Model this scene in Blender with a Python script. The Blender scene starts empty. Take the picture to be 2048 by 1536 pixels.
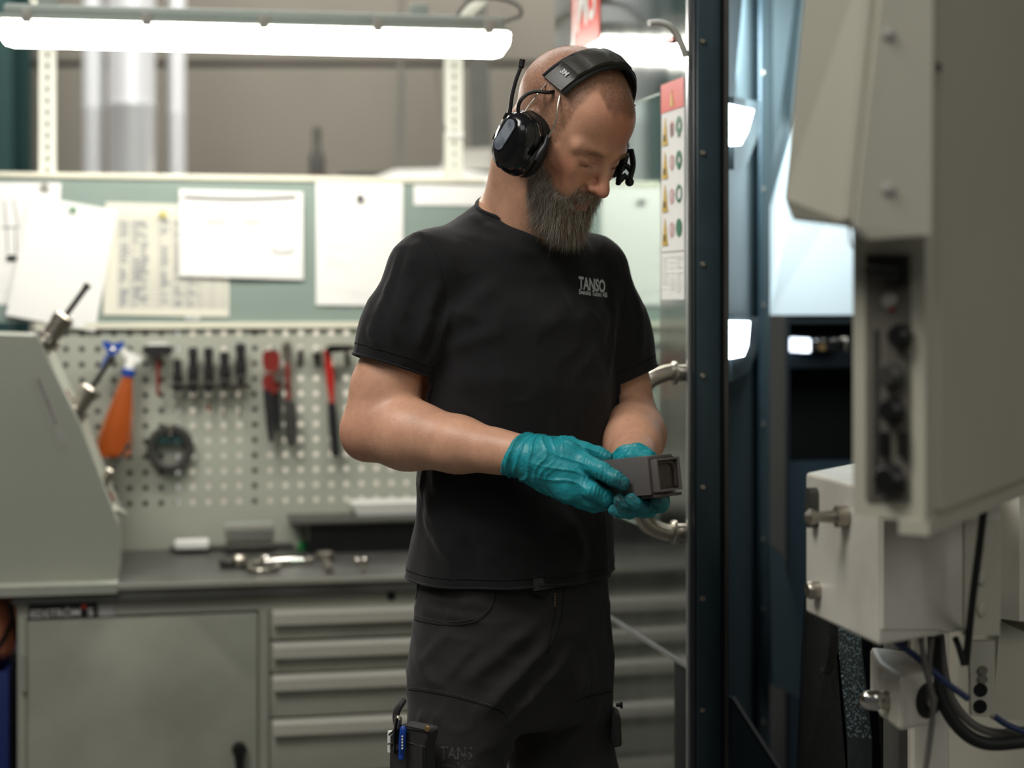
import bpy, bmesh, math, random
import numpy as np
from mathutils import Vector, Matrix, noise as mnoise
from mathutils.bvhtree import BVHTree
random.seed(7); rng = np.random.RandomState(7)
scene = bpy.context.scene
COL = scene.collection

# ------------------------------------------------------------------ camera
F = 3430.0; CX = 1024.0; HY = 600.0; CZ = 1.48
cam_d = bpy.data.cameras.new('camera'); cam = bpy.data.objects.new('camera', cam_d); COL.objects.link(cam)
cam.location = (0, 0, CZ); cam.rotation_euler = (math.radians(90), 0, 0)
cam_d.sensor_width = 36; cam_d.lens = F/2048*36
cam_d.shift_x = 0; cam_d.shift_y = (HY-768)/2048
cam_d.dof.use_dof = True; cam_d.dof.focus_distance = 2.5; cam_d.dof.aperture_fstop = 2.35
cam_d.clip_start = .05
scene.camera = cam

# ------------------------------------------------------------------ world, lights, exposure
world = bpy.data.worlds.new('hall_air'); scene.world = world; world.use_nodes = True
wb = world.node_tree.nodes['Background']; wb.inputs[0].default_value = (.80, .84, .86, 1); wb.inputs[1].default_value = .085
scene.view_settings.view_transform = 'Standard'; scene.view_settings.look = 'None'
scene.view_settings.gamma = 1; scene.view_settings.use_curve_mapping = False
scene.view_settings.exposure = 0.0
def area(name, loc, target, sx, sy, power, color, spread=180):
    l = bpy.data.lights.new(name, 'AREA'); l.shape = 'RECTANGLE'; l.size = sx; l.size_y = sy
    l.energy = power; l.color = color; l.spread = math.radians(spread)
    o = bpy.data.objects.new(name, l); COL.objects.link(o); o.location = loc
    o.rotation_euler = (Vector(target)-Vector(loc)).to_track_quat('-Z', 'Y').to_euler()
    return o
area('hall_light_key', (-1.6, 1.0, 4.3), (0, 2.6, 1.3), 1.5, 1.5, 98, (1.0, .965, .92))
area('fill_light_front', (-.5, -1.6, 4.2), (0.4, 2.2, 1.2), 2.4, 1.6, 24, (1.0, .97, .92))  # unseen fill added for the pendant and the man's front
area('fill_light_right', (3.0, -1.6, 3.4), (0.7, 2.0, 1.4), 3.0, 2.0, 42, (1.0, .97, .92))  # unseen fill added to brighten the pendant and box from the right
area('hall_light_back', (-.8, 5.4, 4.6), (-.6, 7.4, 1.0), 4.0, 1.0, 330, (1.0, .97, .92))
area('machine_fill_light', (.62, 3.52, 2.05), (.76, 4.1, 1.55), .3, .3, 15, (.86, .96, 1.0))  # unseen area light added to brighten the inner back sheet

# ------------------------------------------------------------------ helpers: colour, materials
def lin(c):
    return tuple(((v/255)/12.92 if v/255 <= .04045 else ((v/255+.055)/1.055)**2.4) for v in c)
def mat(name, rgb, rough=.5, metal=0, var=.0, vscale=8, bump=0, bscale=60, rgb2=None, coat=0, emit=None, estr=0,
        trans=0, ior=1.45, stretch=None, sheen=0, attr=None, sss=0, alpha=None, aniso=0, det=4, rvar=0):
    m = bpy.data.materials.new(name); m.use_nodes = True; nt = m.node_tree; b = nt.nodes['Principled BSDF']
    c = lin(rgb)
    b.inputs['Base Color'].default_value = (*c, 1); b.inputs['Roughness'].default_value = rough
    b.inputs['Metallic'].default_value = metal; b.inputs['IOR'].default_value = ior
    b.inputs['Coat Weight'].default_value = coat; b.inputs['Transmission Weight'].default_value = trans
    b.inputs['Sheen Weight'].default_value = sheen
    if sss:
        b.inputs['Subsurface Weight'].default_value = sss; b.inputs['Subsurface Radius'].default_value = (.008, .003, .0015)
        b.inputs['Subsurface Scale'].default_value = 1
    if aniso: b.inputs['Anisotropic'].default_value = aniso
    if emit: b.inputs['Emission Color'].default_value = (*lin(emit), 1); b.inputs['Emission Strength'].default_value = estr
    tc = nt.nodes.new('ShaderNodeTexCoord'); mp = nt.nodes.new('ShaderNodeMapping')
    nt.links.new(tc.outputs['Object'], mp.inputs[0])
    if stretch: mp.inputs['Scale'].default_value = stretch
    col_out = None
    if attr:
        a = nt.nodes.new('ShaderNodeAttribute'); a.attribute_name = attr; col_out = a.outputs['Color']
    n = nt.nodes.new('ShaderNodeTexNoise'); n.inputs['Scale'].default_value = vscale; n.inputs['Detail'].default_value = det
    nt.links.new(mp.outputs[0], n.inputs[0])
    if var or rgb2:
        mx = nt.nodes.new('ShaderNodeMix'); mx.data_type = 'RGBA'
        if rgb2:
            r = nt.nodes.new('ShaderNodeValToRGB'); r.color_ramp.elements[0].position = .42; r.color_ramp.elements[1].position = .62
            nt.links.new(n.outputs[0], r.inputs[0]); nt.links.new(r.outputs[0], mx.inputs[0])
            mx.inputs[6].default_value = (*c, 1); mx.inputs[7].default_value = (*lin(rgb2), 1)
            if col_out: nt.links.new(col_out, mx.inputs[6])
        else:
            mr = nt.nodes.new('ShaderNodeMapRange'); mr.inputs[1].default_value = .25; mr.inputs[2].default_value = .75
            mr.inputs[3].default_value = 1-var; mr.inputs[4].default_value = 1+var
            nt.links.new(n.outputs[0], mr.inputs[0])
            mx.blend_type = 'MULTIPLY'; mx.inputs[0].default_value = 1
            mx.inputs[6].default_value = (*c, 1)
            if col_out: nt.links.new(col_out, mx.inputs[6])
            nt.links.new(mr.outputs[0], mx.inputs[7])
        nt.links.new(mx.outputs[2], b.inputs['Base Color'])
    elif col_out: nt.links.new(col_out, b.inputs['Base Color'])
    if rvar:
        mr = nt.nodes.new('ShaderNodeMapRange'); mr.inputs[3].default_value = max(rough-rvar, 0); mr.inputs[4].default_value = rough+rvar
        nt.links.new(n.outputs[0], mr.inputs[0]); nt.links.new(mr.outputs[0], b.inputs['Roughness'])
    if bump:
        n2 = nt.nodes.new('ShaderNodeTexNoise'); n2.inputs['Scale'].default_value = bscale; n2.inputs['Detail'].default_value = 5
        nt.links.new(mp.outputs[0], n2.inputs[0])
        bp = nt.nodes.new('ShaderNodeBump'); bp.inputs['Strength'].default_value = bump; bp.inputs['Distance'].default_value = .002
        nt.links.new(n2.outputs[0], bp.inputs['Height']); nt.links.new(bp.outputs[0], b.inputs['Normal'])
    return m
M = {}
M['wall'] = mat('hall_wall_panel', (105, 101, 92), .8, var=.06, vscale=2, bump=.1, bscale=30)
M['hole_backdrop'] = mat('hole_backdrop_white', (226, 220, 206), .8, var=.04, vscale=3)  # unseen white surfaces added so the pegboard holes show bright
M['floor'] = mat('concrete_floor', (96, 96, 92), .6, var=.12, vscale=4, bump=.15, bscale=60)
M['ceil'] = mat('dark_ceiling', (80, 80, 78), .9, var=.05)
M['green'] = mat('teal_paint', (28, 58, 57), .5, var=.1)
M['galv'] = mat('galvanised_duct', (232, 234, 236), .30, .35, var=.08, vscale=3, stretch=(3, 3, .4))
M['cabinet'] = mat('cabinet_paint', (150, 152, 139), .5, var=.06, vscale=5, rvar=.1, bump=.05, bscale=40)
M['cabinet_dirty'] = mat('cabinet_paint_smudged', (152, 154, 141), .48, rgb2=(134, 136, 123), vscale=3.2, det=8)
M['rack'] = mat('rack_paint', (146, 149, 137), .5, var=.05, vscale=4, bump=.04)
M['peg'] = mat('pegboard_paint', (164, 167, 154), .5, var=.05, vscale=4)
M['board'] = mat('magnet_board_green', (134, 150, 142), .45, var=.05, vscale=5)
M['rail'] = mat('cream_rail', (222, 220, 200), .5, var=.04)
M['worktop'] = mat('steel_worktop', (92, 92, 88), .38, .5, var=.25, vscale=9, rvar=.15, det=8)
M['edge'] = mat('worktop_edge', (176, 176, 164), .35, .5, var=.1)
M['alu'] = mat('drawer_aluminium', (204, 201, 190), .35, .35, var=.06, stretch=(.3, 5, 20), vscale=8)
M['black'] = mat('black_plastic', (18, 18, 19), .4, var=.1)
M['blackmetal'] = mat('black_metal', (14, 14, 15), .5, .3, var=.1)
M['rubber'] = mat('black_rubber', (22, 22, 23), .6)
M['grey_dk'] = mat('dark_grey_metal', (70, 70, 66), .45, .4, var=.15, vscale=12)
M['chrome'] = mat('chrome', (215, 212, 205), .12, 1, var=.04)
M['steel'] = mat('worn_steel', (168, 162, 150), .3, .9, var=.15, vscale=30)
M['paper'] = mat('white_paper', (238, 238, 234), .8, var=.01)
M['paper2'] = mat('cream_paper', (224, 222, 206), .8, var=.02)
M['ink'] = mat('grey_ink', (172, 174, 176), .8)
M['ink_lt'] = mat('faint_grey_ink', (224, 225, 224), .8)
M['ink_dk'] = mat('dark_ink', (52, 56, 54), .8)
M['lamp_on'] = mat('lamp_diffuser', (255, 255, 255), .5, emit=(255, 250, 240), estr=30)
M['lamp_body'] = mat('lamp_housing', (150, 160, 152), .5, var=.05)
M['upright'] = mat('upright_paint', (218, 220, 206), .45, var=.03)
M['red'] = mat('red_plastic', (168, 30, 22), .4, var=.1)
M['red_dk'] = mat('dark_red_plastic', (116, 34, 28), .45, var=.1)
M['blue'] = mat('blue_plastic', (24, 66, 150), .4, var=.1)
M['blue_dk'] = mat('dark_blue_plastic', (10, 34, 92), .5, var=.08)
M['white_pl'] = mat('white_plastic', (228, 228, 222), .4)
M['clear'] = mat('clear_plastic', (178, 184, 180), .25, trans=.35)
M['orange'] = mat('orange_bottle', (198, 98, 38), .22, trans=.45, var=.15, vscale=10)
M['salmon'] = mat('orange_cloth', (232, 140, 106), .9, var=.1)
M['steel_door'] = mat('brushed_steel_sheet', (150, 154, 152), .11, .96, var=.10, vscale=14, rvar=.05, bump=.02, bscale=80, stretch=(1, 1, .25), det=8)
M['steel_edge'] = mat('bright_steel_edge', (190, 192, 196), .3, .9)
M['pane'] = mat('coated_window', (196, 214, 208), .05, .88)
M['frame_dk'] = mat('dark_blue_grey_paint', (44, 62, 70), .38, .25, var=.12, vscale=20, bump=.03)
M['frame_dk2'] = mat('blackened_frame', (20, 30, 35), .45, .2, var=.1)
M['inner'] = mat('inner_sheet_blue_grey', (74, 88, 92), .34, .45, var=.10, vscale=5)
M['inner_lit'] = mat('inner_sheet_lit', (214, 226, 230), .3, .3, var=.04, vscale=3)  # lamp-lit part of the inner sheet, brightness put into the colour
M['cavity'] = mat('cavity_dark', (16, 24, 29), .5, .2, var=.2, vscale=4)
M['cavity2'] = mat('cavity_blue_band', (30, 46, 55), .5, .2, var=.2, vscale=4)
M['led'] = mat('led_face', (255, 255, 255), .4, emit=(236, 247, 255), estr=9)
M['led_small'] = mat('small_led', (255, 255, 255), .4, emit=(226, 240, 255), estr=3)
M['cast_wet_lit'] = mat('wet_lit_cast_iron', (62, 76, 84), .28, .35, bump=.8, bscale=140, var=.2, vscale=60)  # wet iron, made paler to stand in for machine light on it
M['cast'] = mat('black_cast_iron', (28, 30, 31), .45, .3, bump=.9, bscale=160, var=.2, vscale=60)
M['water'] = mat('water_drops', (150, 175, 185), .06, .3)
M['beige'] = mat('beige_machine_paint', (178, 176, 160), .5, var=.05, vscale=4)
M['beige_lt'] = mat('pale_machine_paint', (214, 211, 199), .42, .1, rgb2=(198, 194, 181), vscale=9)
M['pend_panel'] = mat('pendant_inlay_grey', (98, 96, 86), .55, var=.2, vscale=22)
M['hose'] = mat('grey_hose', (92, 90, 84), .5)
M['blue_hose'] = mat('blue_hose', (20, 42, 84), .4)
M['sign_red'] = mat('sign_red', (214, 62, 46), .5)
M['yellow'] = mat('sign_yellow', (206, 170, 48), .5)
M['green_s'] = mat('sign_green', (22, 110, 76), .5)
M['pink'] = mat('sign_pink', (216, 170, 170), .6)
M['mag_y'] = mat('magnet_yellow', (206, 196, 110), .4)
M['mag_g'] = mat('magnet_green', (30, 130, 66), .4)
M['mag_grey'] = mat('magnet_grey', (150, 148, 140), .4)
M['badge_black'] = mat('badge_black', (26, 26, 26), .5)
M['badge_ink'] = mat('badge_ink', (200, 200, 196), .5)
M['brass'] = mat('antique_brass', (170, 142, 92), .35, .8)

# ------------------------------------------------------------------ helpers: geometry
def P(px, py, Y): return Vector(((px-CX)/F*Y, Y, CZ-(py-HY)/F*Y))
BA = math.radians(11.3)
BENCH = Matrix.Translation((-.657, 4.3, 0)) @ Matrix.Rotation(BA, 4, 'Z')
BINV = BENCH.inverted()
def BP(px, py, yl):           # point on the bench frame plane y = yl seen at a place of the photo; bench-local coordinates
    d = Vector(((px-CX)/F, 1, -(py-HY)/F)); o = Vector((0, 0, CZ))
    ol = BINV @ o; dl = BINV.to_3x3() @ d
    t = (yl-ol.y)/dl.y
    return ol+dl*t
def BZ(px, py, z):            # point on a horizontal plane, bench-local
    d = Vector(((px-CX)/F, 1, -(py-HY)/F)); t = (z-CZ)/d.z
    return BINV @ (Vector((0, 0, CZ))+d*t)
MF = Matrix.Translation((.309, 3.0, 0)) @ Matrix.Rotation(math.atan2(.2297, .9733), 4, 'Z')   # machine frame
MINV = MF.inverted()
class MB:
    def __init__(s, mtx=None): s.v = []; s.f = []; s.m = mtx or Matrix.Identity(4); s.mi = []; s.cur = 0
    def _add(s, vs, fs):
        o = len(s.v); s.v += [s.m @ Vector(p) for p in vs]
        if s.m.to_3x3().determinant() < 0: fs = [list(f)[::-1] for f in fs]
        s.f += [[i+o for i in f] for f in fs]; s.mi += [s.cur]*len(fs); return s
    def box(s, x0, x1, y0, y1, z0, z1, bev=0):
        if x1 < x0: x0, x1 = x1, x0
        if y1 < y0: y0, y1 = y1, y0
        if z1 < z0: z0, z1 = z1, z0
        if bev <= 0:
            return s._add([(x0,y0,z0),(x1,y0,z0),(x1,y1,z0),(x0,y1,z0),(x0,y0,z1),(x1,y0,z1),(x1,y1,z1),(x0,y1,z1)],
                      [(0,3,2,1),(4,5,6,7),(0,1,5,4),(1,2,6,5),(2,3,7,6),(3,0,4,7)])
        bm = bmesh.new(); bmesh.ops.create_cube(bm, size=1)
        for v in bm.verts: v.co = Vector(((x0+x1)/2+v.co.x*(x1-x0), (y0+y1)/2+v.co.y*(y1-y0), (z0+z1)/2+v.co.z*(z1-z0)))
        b = min(bev, (x1-x0)*.45, (y1-y0)*.45, (z1-z0)*.45)
        bmesh.ops.bevel(bm, geom=bm.edges[:], offset=b, segments=2, affect='EDGES', profile=.5)
        bm.verts.index_update()
        s._add([v.co.copy() for v in bm.verts], [[v.index for v in f.verts] for f in bm.faces]); bm.free(); return s
    def prism(s, pts, off):     # polygon of 3D points extruded by a vector
        n = len(pts); off = Vector(off); a = [Vector(p) for p in pts]
        nrm = Vector((0, 0, 0))
        for i in range(n): nrm += a[i].cross(a[(i+1) % n])
        if nrm.dot(off) > 0: a = a[::-1]
        vs = a+[p+off for p in a]
        fs = [list(range(n)), list(range(2*n-1, n-1, -1))]+[[i, i+n, (i+1) % n+n, (i+1) % n] for i in range(n)]
        return s._add(vs, [f for f in fs])
    def tube(s, pts, r, n=10, cap=True, flat=None):
        pts = [Vector(p) for p in pts]; rs = r if isinstance(r, (list, tuple)) else [r]*len(pts)
        vs = []; fs = []; prev = None
        for i, p in enumerate(pts):
            t = (pts[min(i+1, len(pts)-1)]-pts[max(i-1, 0)]).normalized()
            if prev is None:
                u = t.orthogonal().normalized()
            else:
                u = (prev-t*prev.dot(t)).normalized()
            prev = u; w = t.cross(u)
            for k in range(n):
                a = 2*math.pi*k/n; vs.append(p+(u*math.cos(a)+w*math.sin(a))*rs[i])
        for i in range(len(pts)-1):
            for k in range(n):
                fs.append([i*n+k, i*n+(k+1) % n, (i+1)*n+(k+1) % n, (i+1)*n+k])
        if cap:
            fs.append(list(range(n))[::-1]); fs.append([(len(pts)-1)*n+k for k in range(n)])
        return s._add(vs, fs)
    def lathe(s, prof, base, axis, n=20):   # profile [(r, h)] about axis from base
        base = Vector(base); ax = Vector(axis).normalized(); u = ax.orthogonal().normalized(); w = ax.cross(u)
        vs = []; fs = []
        for r, h in prof:
            for k in range(n):
                a = 2*math.pi*k/n; vs.append(base+ax*h+(u*math.cos(a)+w*math.sin(a))*r)
        m = len(prof)
        for i in range(m-1):
            for k in range(n): fs.append([i*n+k, i*n+(k+1) % n, (i+1)*n+(k+1) % n, (i+1)*n+k])
        fs.append(list(range(n))[::-1]); fs.append([(m-1)*n+k for k in range(n)])
        return s._add(vs, fs)
    def sphere(s, c, r, n=10, sc=(1, 1, 1), rot=None):
        vs = []; fs = []; c = Vector(c)
        for i in range(1, n):
            th = math.pi*i/n
            for k in range(2*n):
                ph = math.pi*k/n
                q = Vector((math.sin(th)*math.cos(ph)*r*sc[0], math.sin(th)*math.sin(ph)*r*sc[1], math.cos(th)*r*sc[2]))
                if rot: q = rot @ q
                vs.append(c+q)
        m = 2*n; top = len(vs)
        q = Vector((0, 0, r*sc[2])); q = rot @ q if rot else q
        vs += [c+q, c-q]
        for i in range(n-2):
            for k in range(m): fs.append([i*m+k, (i+1)*m+k, (i+1)*m+(k+1) % m, i*m+(k+1) % m])
        for k in range(m):
            fs.append([top, k, (k+1) % m]); fs.append([top+1, (n-2)*m+(k+1) % m, (n-2)*m+k])
        return s._add(vs, fs)
def smooth_angle(me, deg=40):
    me.polygons.foreach_set('use_smooth', [True]*len(me.polygons))
    try: me.set_sharp_from_angle(angle=math.radians(deg))
    except Exception: pass
def root_matrix(o):
    m = Matrix.Identity(4)
    while o is not None:
        m = o.matrix_basis @ m; o = o.parent
    return m
def build(name, mb, material, parent=None, smooth=True, origin=None):
    """one mesh object out of world-space geometry; local to its parent, or to its own base point"""
    me = bpy.data.meshes.new(name)
    if parent is not None:
        inv = root_matrix(parent).inverted(); loc = None
    else:
        if origin is None:
            xs = [v.x for v in mb.v]; ys = [v.y for v in mb.v]; zs = [v.z for v in mb.v]
            origin = Vector(((min(xs)+max(xs))/2, (min(ys)+max(ys))/2, min(zs)))
        loc = Vector(origin); inv = Matrix.Translation(-loc)
    me.from_pydata([tuple(inv @ v) for v in mb.v], [], mb.f)
    mats = material if isinstance(material, (list, tuple)) else [material]
    for m in mats: me.materials.append(m)
    if len(mats) > 1: me.polygons.foreach_set('material_index', mb.mi)
    me.update()
    if smooth: smooth_angle(me)
    o = bpy.data.objects.new(name, me); COL.objects.link(o)
    if parent is not None: o.parent = parent
    else: o.location = loc
    return o
def tag(o, label=None, cat=None, group=None, kind=None):
    if label: o['label'] = label
    if cat: o['category'] = cat
    if group: o['group'] = group
    if kind: o['kind'] = kind
    return o
def empty(name, loc, label, cat, group=None, rot=None):
    o = bpy.data.objects.new(name, None); COL.objects.link(o); o.location = loc; o.empty_display_size = .05
    if rot: o.rotation_euler = rot
    return tag(o, label, cat, group)
def copy_tree(o, parent=None):
    c = o.copy(); COL.objects.link(c); c.parent = parent
    for ch in [x for x in COL.objects if x.parent == o]: copy_tree(ch, c)
    return c
def text_polys(txt, size=1.0, bold=0.0, xs=1.0, align='LEFT'):
    cu = bpy.data.curves.new('lettering', 'FONT'); cu.body = txt; cu.size = size; cu.offset = bold; cu.align_x = align
    cu.resolution_u = 3
    o = bpy.data.objects.new('lettering', cu); COL.objects.link(o)
    bpy.context.view_layer.update()
    dg = bpy.context.evaluated_depsgraph_get(); me = o.evaluated_get(dg).to_mesh()
    vs = [(v.co.x*xs, v.co.y) for v in me.vertices]; fs = [list(p.vertices) for p in me.polygons]
    o.evaluated_get(dg).to_mesh_clear(); bpy.data.objects.remove(o); bpy.data.curves.remove(cu)
    return vs, fs
def add_text(mb, txt, org, ex, ey, size, bold=0, xs=1, lift=0):
    vs, fs = text_polys(txt, 1.0, bold, xs)
    org = Vector(org); ex = Vector(ex); ey = Vector(ey); n = ex.cross(ey).normalized()
    mb._add([org+ex*(x*size)+ey*(y*size)+n*lift for x, y in vs], fs)
    return mb
def bez(p, n=16):          # Catmull-Rom through points
    p = [Vector(q) for q in p]; q = [p[0]*2-p[1]]+p+[p[-1]*2-p[-2]]; out = []
    for i in range(1, len(q)-2):
        for k in range(n):
            t = k/n; a, b, c, d = q[i-1], q[i], q[i+1], q[i+2]
            out.append(.5*((2*b)+(c-a)*t+(2*a-5*b+4*c-d)*t*t+(-a+3*b-3*c+d)*t**3))
    out.append(p[-1]); return out

# ------------------------------------------------------------------ the hall
def struct(name, mb, m, **k): return tag(build(name, mb, m, smooth=False, **k), kind='structure')
struct('floor', MB().box(-5, 6, -4, 7.62, -.1, 0), M['floor'])
struct('ceiling', MB().box(-5, 6, 3.0, 7.62, 5.6, 5.7), M['ceil'])
wb_ = MB()
zs = [.0, 1.42, 1.98, 2.51, 3.1, 3.7, 4.3, 5.0, 5.6]
struct('wall_back', MB().box(-5, 6, 7.53, 7.62, 0, 5.6), M['wall'])
wall_o = bpy.data.objects['wall_back']
for i in range(len(zs)-1):
    build('wall_panel', MB().box(-4.9, 6, 7.50, 7.535, zs[i]+.012, zs[i+1]-.012, .006), M['hole_backdrop'] if i == 0 else M['wall'], wall_o, smooth=False)
struct('wall_left', MB().box(-5.1, -5, -4, 7.62, 0, 5.6), M['wall'])
struct('wall_right', MB().box(6, 6.1, -4, 7.62, 0, 5.6), M['wall'])
# steel columns, ducts and cables in front of the back wall
c0 = P(10, 600, 7.2)
o = build('steel_column', MB().box(c0.x-.45, c0.x+.058, 7.1, 7.12, 0, 5.6).box(c0.x-.45, c0.x+.058, 7.38, 7.4, 0, 5.6).box(c0.x-.2, c0.x-.18, 7.12, 7.38, 0, 5.6), M['green'], smooth=False)
tag(o, 'teal painted steel column at the far left edge against the back wall', 'column')
def duct(px0, px1, Y, label, m='galv', name='ventilation_duct'):
    a = P(px0, 300, Y); b = P(px1, 300, Y); r = (b.x-a.x)/2; cx = (a.x+b.x)/2
    e = empty(name, (cx, Y+r, 0), label, 'duct')
    z = 0
    k = 0
    while z < 5.5:
        build('duct_section', MB().lathe([(r, 0), (r, 1.08), (r*1.03, 1.085), (r*1.03, 1.1)], (cx, Y+r, z), (0, 0, 1), 28), M[m], e)
        z += 1.1; k += 1
    return e
duct(160, 204, 6.3, 'slim silver duct, leftmost of the pipes behind the board')
duct(206, 300, 6.2, 'wide silver ventilation duct behind the lamp')
duct(330, 368, 6.5, 'thin grey pipe right of the wide silver duct', name='wall_pipe')
p0 = P(802, 100, 6.8); p1 = P(799, 360, 6.8)
tag(build('hanging_cable', MB().tube([(p0.x+.01, 6.8, 5.6), tuple(p0), tuple(p1), (p1.x, 6.8, P(0, 345, 6.6).z+.004)], .012, 8), M['hose']), 'single grey cable hanging down behind the lamp', 'cable')
e = MB().prism([P(925, -200, 6.9), P(962, -200, 6.9), P(985, 300, 6.9), P(955, 420, 6.9), P(940, 300, 6.9)], (0, .1, 0))
tag(build('roof_brace', e, M['grey_dk']), 'dark leaning steel brace behind the right lamp upright', 'brace')
e = empty('far_machine', (P(820, 400, 6.6).x, 6.8, 0), 'low white and black machine far behind, above the board edge', 'machine')
build('machine_body', MB().box(P(672, 0, 6.6).x, P(985, 0, 6.6).x, 6.6, 7.3, P(0, 400, 6.6).z, P(0, 345, 6.6).z, .03), M['blackmetal'], e)
build('machine_base', MB().box(P(672, 0, 6.6).x, P(985, 0, 6.6).x, 6.6, 7.3, 0, P(0, 400, 6.6).z-.002, .01), M['hole_backdrop'], e)  # hidden base kept pale so the pegboard holes in front show bright
build('machine_cover', MB().prism([P(735, 362, 6.55), P(790, 340, 6.55), P(905, 338, 6.55), P(985, 350, 6.55), P(985, 380, 6.55), P(735, 380, 6.55)], (0, .3, 0)), M['white_pl'], e)
build('machine_hood', MB().prism([P(880, 340, 6.62), P(900, 300, 6.62), P(985, 296, 6.62), P(985, 340, 6.62)], (0, .3, 0)), M['mag_grey'], e)
e = empty('far_bottle', (P(634, 385, 6.72).x, 6.72, P(634, 385, 6.72).z), 'small dark shape with red base far behind the board edge', 'bottle')
build('body', MB().lathe([(.03, 0), (.03, .12), (.015, .16), (.015, .24)], P(634, 378, 6.72), (0, 0, 1), 12), M['grey_dk'], e)
build('machine_table', MB().box(P(560, 0, 6.6).x, P(671, 0, 6.6).x, 6.6, 7.3, 0, P(0, 385, 6.6).z, .02), M['hole_backdrop'], bpy.data.objects['far_machine'])
build('base_ring', MB().lathe([(.055, 0), (.055, .06)], P(634, 385, 6.72), (0, 0, 1), 12), M['red_dk'], e)
# ================================================================== WORKBENCH (bench frame: x along the board, -y to the camera)
def lb(px, py, yl): return BP(px, py, yl)
WT = .86                                   # worktop height
yF = -.50                                  # worktop front
XL = lb(35, 1300, yF).x; XR = .62
bench = empty('workbench', BENCH @ Vector(((XL+XR)/2, -.25, 0)), 'grey-green steel workbench cabinet with one door and handled drawers', 'workbench', rot=(0, 0, BA))
zt = WT-.035
X1 = lb(55, 1300, yF).x; X2 = lb(515, 1300, yF).x; X3 = lb(540, 1300, yF).x; X4 = XR-.03
z_top_door = lb(300, 1233, yF).z
body = MB(BENCH)
body.box(XL, XL+.02, yF+.005, 0, .06, zt-.002); body.box(XR-.02, XR, yF+.005, 0, .06, zt-.002)
body.box(XL, XR, -.02, 0, .06, zt-.002); body.box(XL, XR, yF+.005, 0, .06, .08)
body.box(XL, XR, yF+.02, 0, 0, .06)
body.box(XL, XR, yF, yF+.02, z_top_door+.006, zt-.002)                       # top rail
body.box(XL, X1-.003, yF, yF+.02, .08, z_top_door+.006); body.box(X2+.003, X3-.003, yF, yF+.02, .08, z_top_door+.006)
body.box(X4+.003, XR, yF, yF+.02, .08, z_top_door+.006); body.box(X2+.008, X2+.02, yF+.02, -.02, .08, zt-.004)
body.box(X1-.003, X4+.003, yF+.024, yF+.03, .08, z_top_door+.006)
build('cabinet_body', body, M['cabinet'], bench, smooth=False)
door = build('cabinet_door', MB(BENCH).box(X1, X2, yF-.004, yF+.016, .1, z_top_door, .002), M['cabinet_dirty'], bench)
hz = lb(478, 1500, yF)
h = MB(BENCH).lathe([(.016, 0), (.017, .012), (.012, .02)], (hz.x, yF-.004, hz.z+.004), (0, -1, 0), 16)
h.prism([(hz.x-.012, yF-.012, hz.z), (hz.x+.012, yF-.012, hz.z), (hz.x+.007, yF-.012, hz.z-.06), (hz.x-.006, yF-.012, hz.z-.06)], (0, -.014, 0))
tag(build('door_latch', h, M['black'], door), 'black turning latch')
for zz in (lb(50, 1345, yF).z, .25):
    build('hinge', MB(BENCH).lathe([(.006, -.04), (.006, .04)], (X1-.006, yF-.006, zz), (0, 0, 1), 10), M['edge'], door)
# drawers
dz = [1216, 1283, 1349, 1438]
hy = [(1226, 1254), (1291, 1321), (1356, 1386), (1446, 1476)]
for i in range(4):
    ztop = lb(545, dz[i], yF).z; zbot = lb(545, dz[i+1], yF).z if i < 3 else .42
    dr = build('drawer', MB(BENCH).box(X3, X4, yF-.001, yF+.018, zbot+.004, ztop-.002, .002), M['cabinet_dirty'], bench)
    a = lb(545, hy[i][0], yF-.02).z; b = lb(545, hy[i][1], yF-.02).z
    hb = MB(BENCH); prof = [(yF-.001, a+.004), (yF-.012, a+.002), (yF-.02, a-.006), (yF-.02, b+.004), (yF-.014, b), (yF-.011, b+.002), (yF-.011, a-.006), (yF-.001, a-.003)]
    hb.prism([(X3+.006, y, z) for y, z in prof], (X4-X3-.012, 0, 0))
    tag(build('drawer_handle', hb, M['alu'], dr, smooth=False), 'full width aluminium grip strip')
dr = build('drawer', MB(BENCH).box(X3, X4, yF-.001, yF+.018, .1, .416, .002), M['cabinet_dirty'], bench)
build('drawer_handle', MB(BENCH).box(X3+.006, X4-.006, yF-.02, yF-.001, .385, .41), M['alu'], dr)
k = lb(782, 1192, yF)
build('lock', MB(BENCH).lathe([(.010, 0), (.010, .003), (.006, .004)], (k.x, yF, k.z), (0, -1, 0), 14), M['black'], bench)
# worktop
wt = MB(BENCH).box(XL-.01, XR, yF-.02, -.005, zt, WT, .003)
w = build('worktop', wt, M['worktop'], bench, smooth=False)
build('edge_strip', MB(BENCH).box(XL-.01, XR, yF-.026, yF-.0195, WT-.010, WT+.001), M['edge'], w)
# maker plate
a = lb(57, 1209, yF); b = lb(195, 1232, yF)
pl = tag(build('maker_plate', MB(BENCH).box(a.x, b.x, yF-.003, yF, b.z-.002, a.z, .001), M['badge_black'], bench), 'black name plate')
t = MB(BENCH)
add_text(t, 'EDSTR\u00d6M', (a.x+.004, yF-.004, b.z+.002), (1, 0, 0), (0, 0, 1), .0235, .010, 1.0)
build('plate_lettering', t, M['badge_ink'], pl, smooth=False)
t = MB(BENCH); add_text(t, 'S', (b.x-.021, yF-.004, b.z+.002), (1, 0, 0), (0, 0, 1), .0235, .012, 1.22)
build('plate_lettering', t, M['badge_ink'], pl, smooth=False)
build('plate_mark', MB(BENCH).box(b.x-.032, b.x-.024, yF-.0045, yF-.003, a.z-.012, a.z-.004), M['sign_red'], pl)
a2 = lb(198, 1207, yF); b2 = lb(232, 1230, yF)
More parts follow.
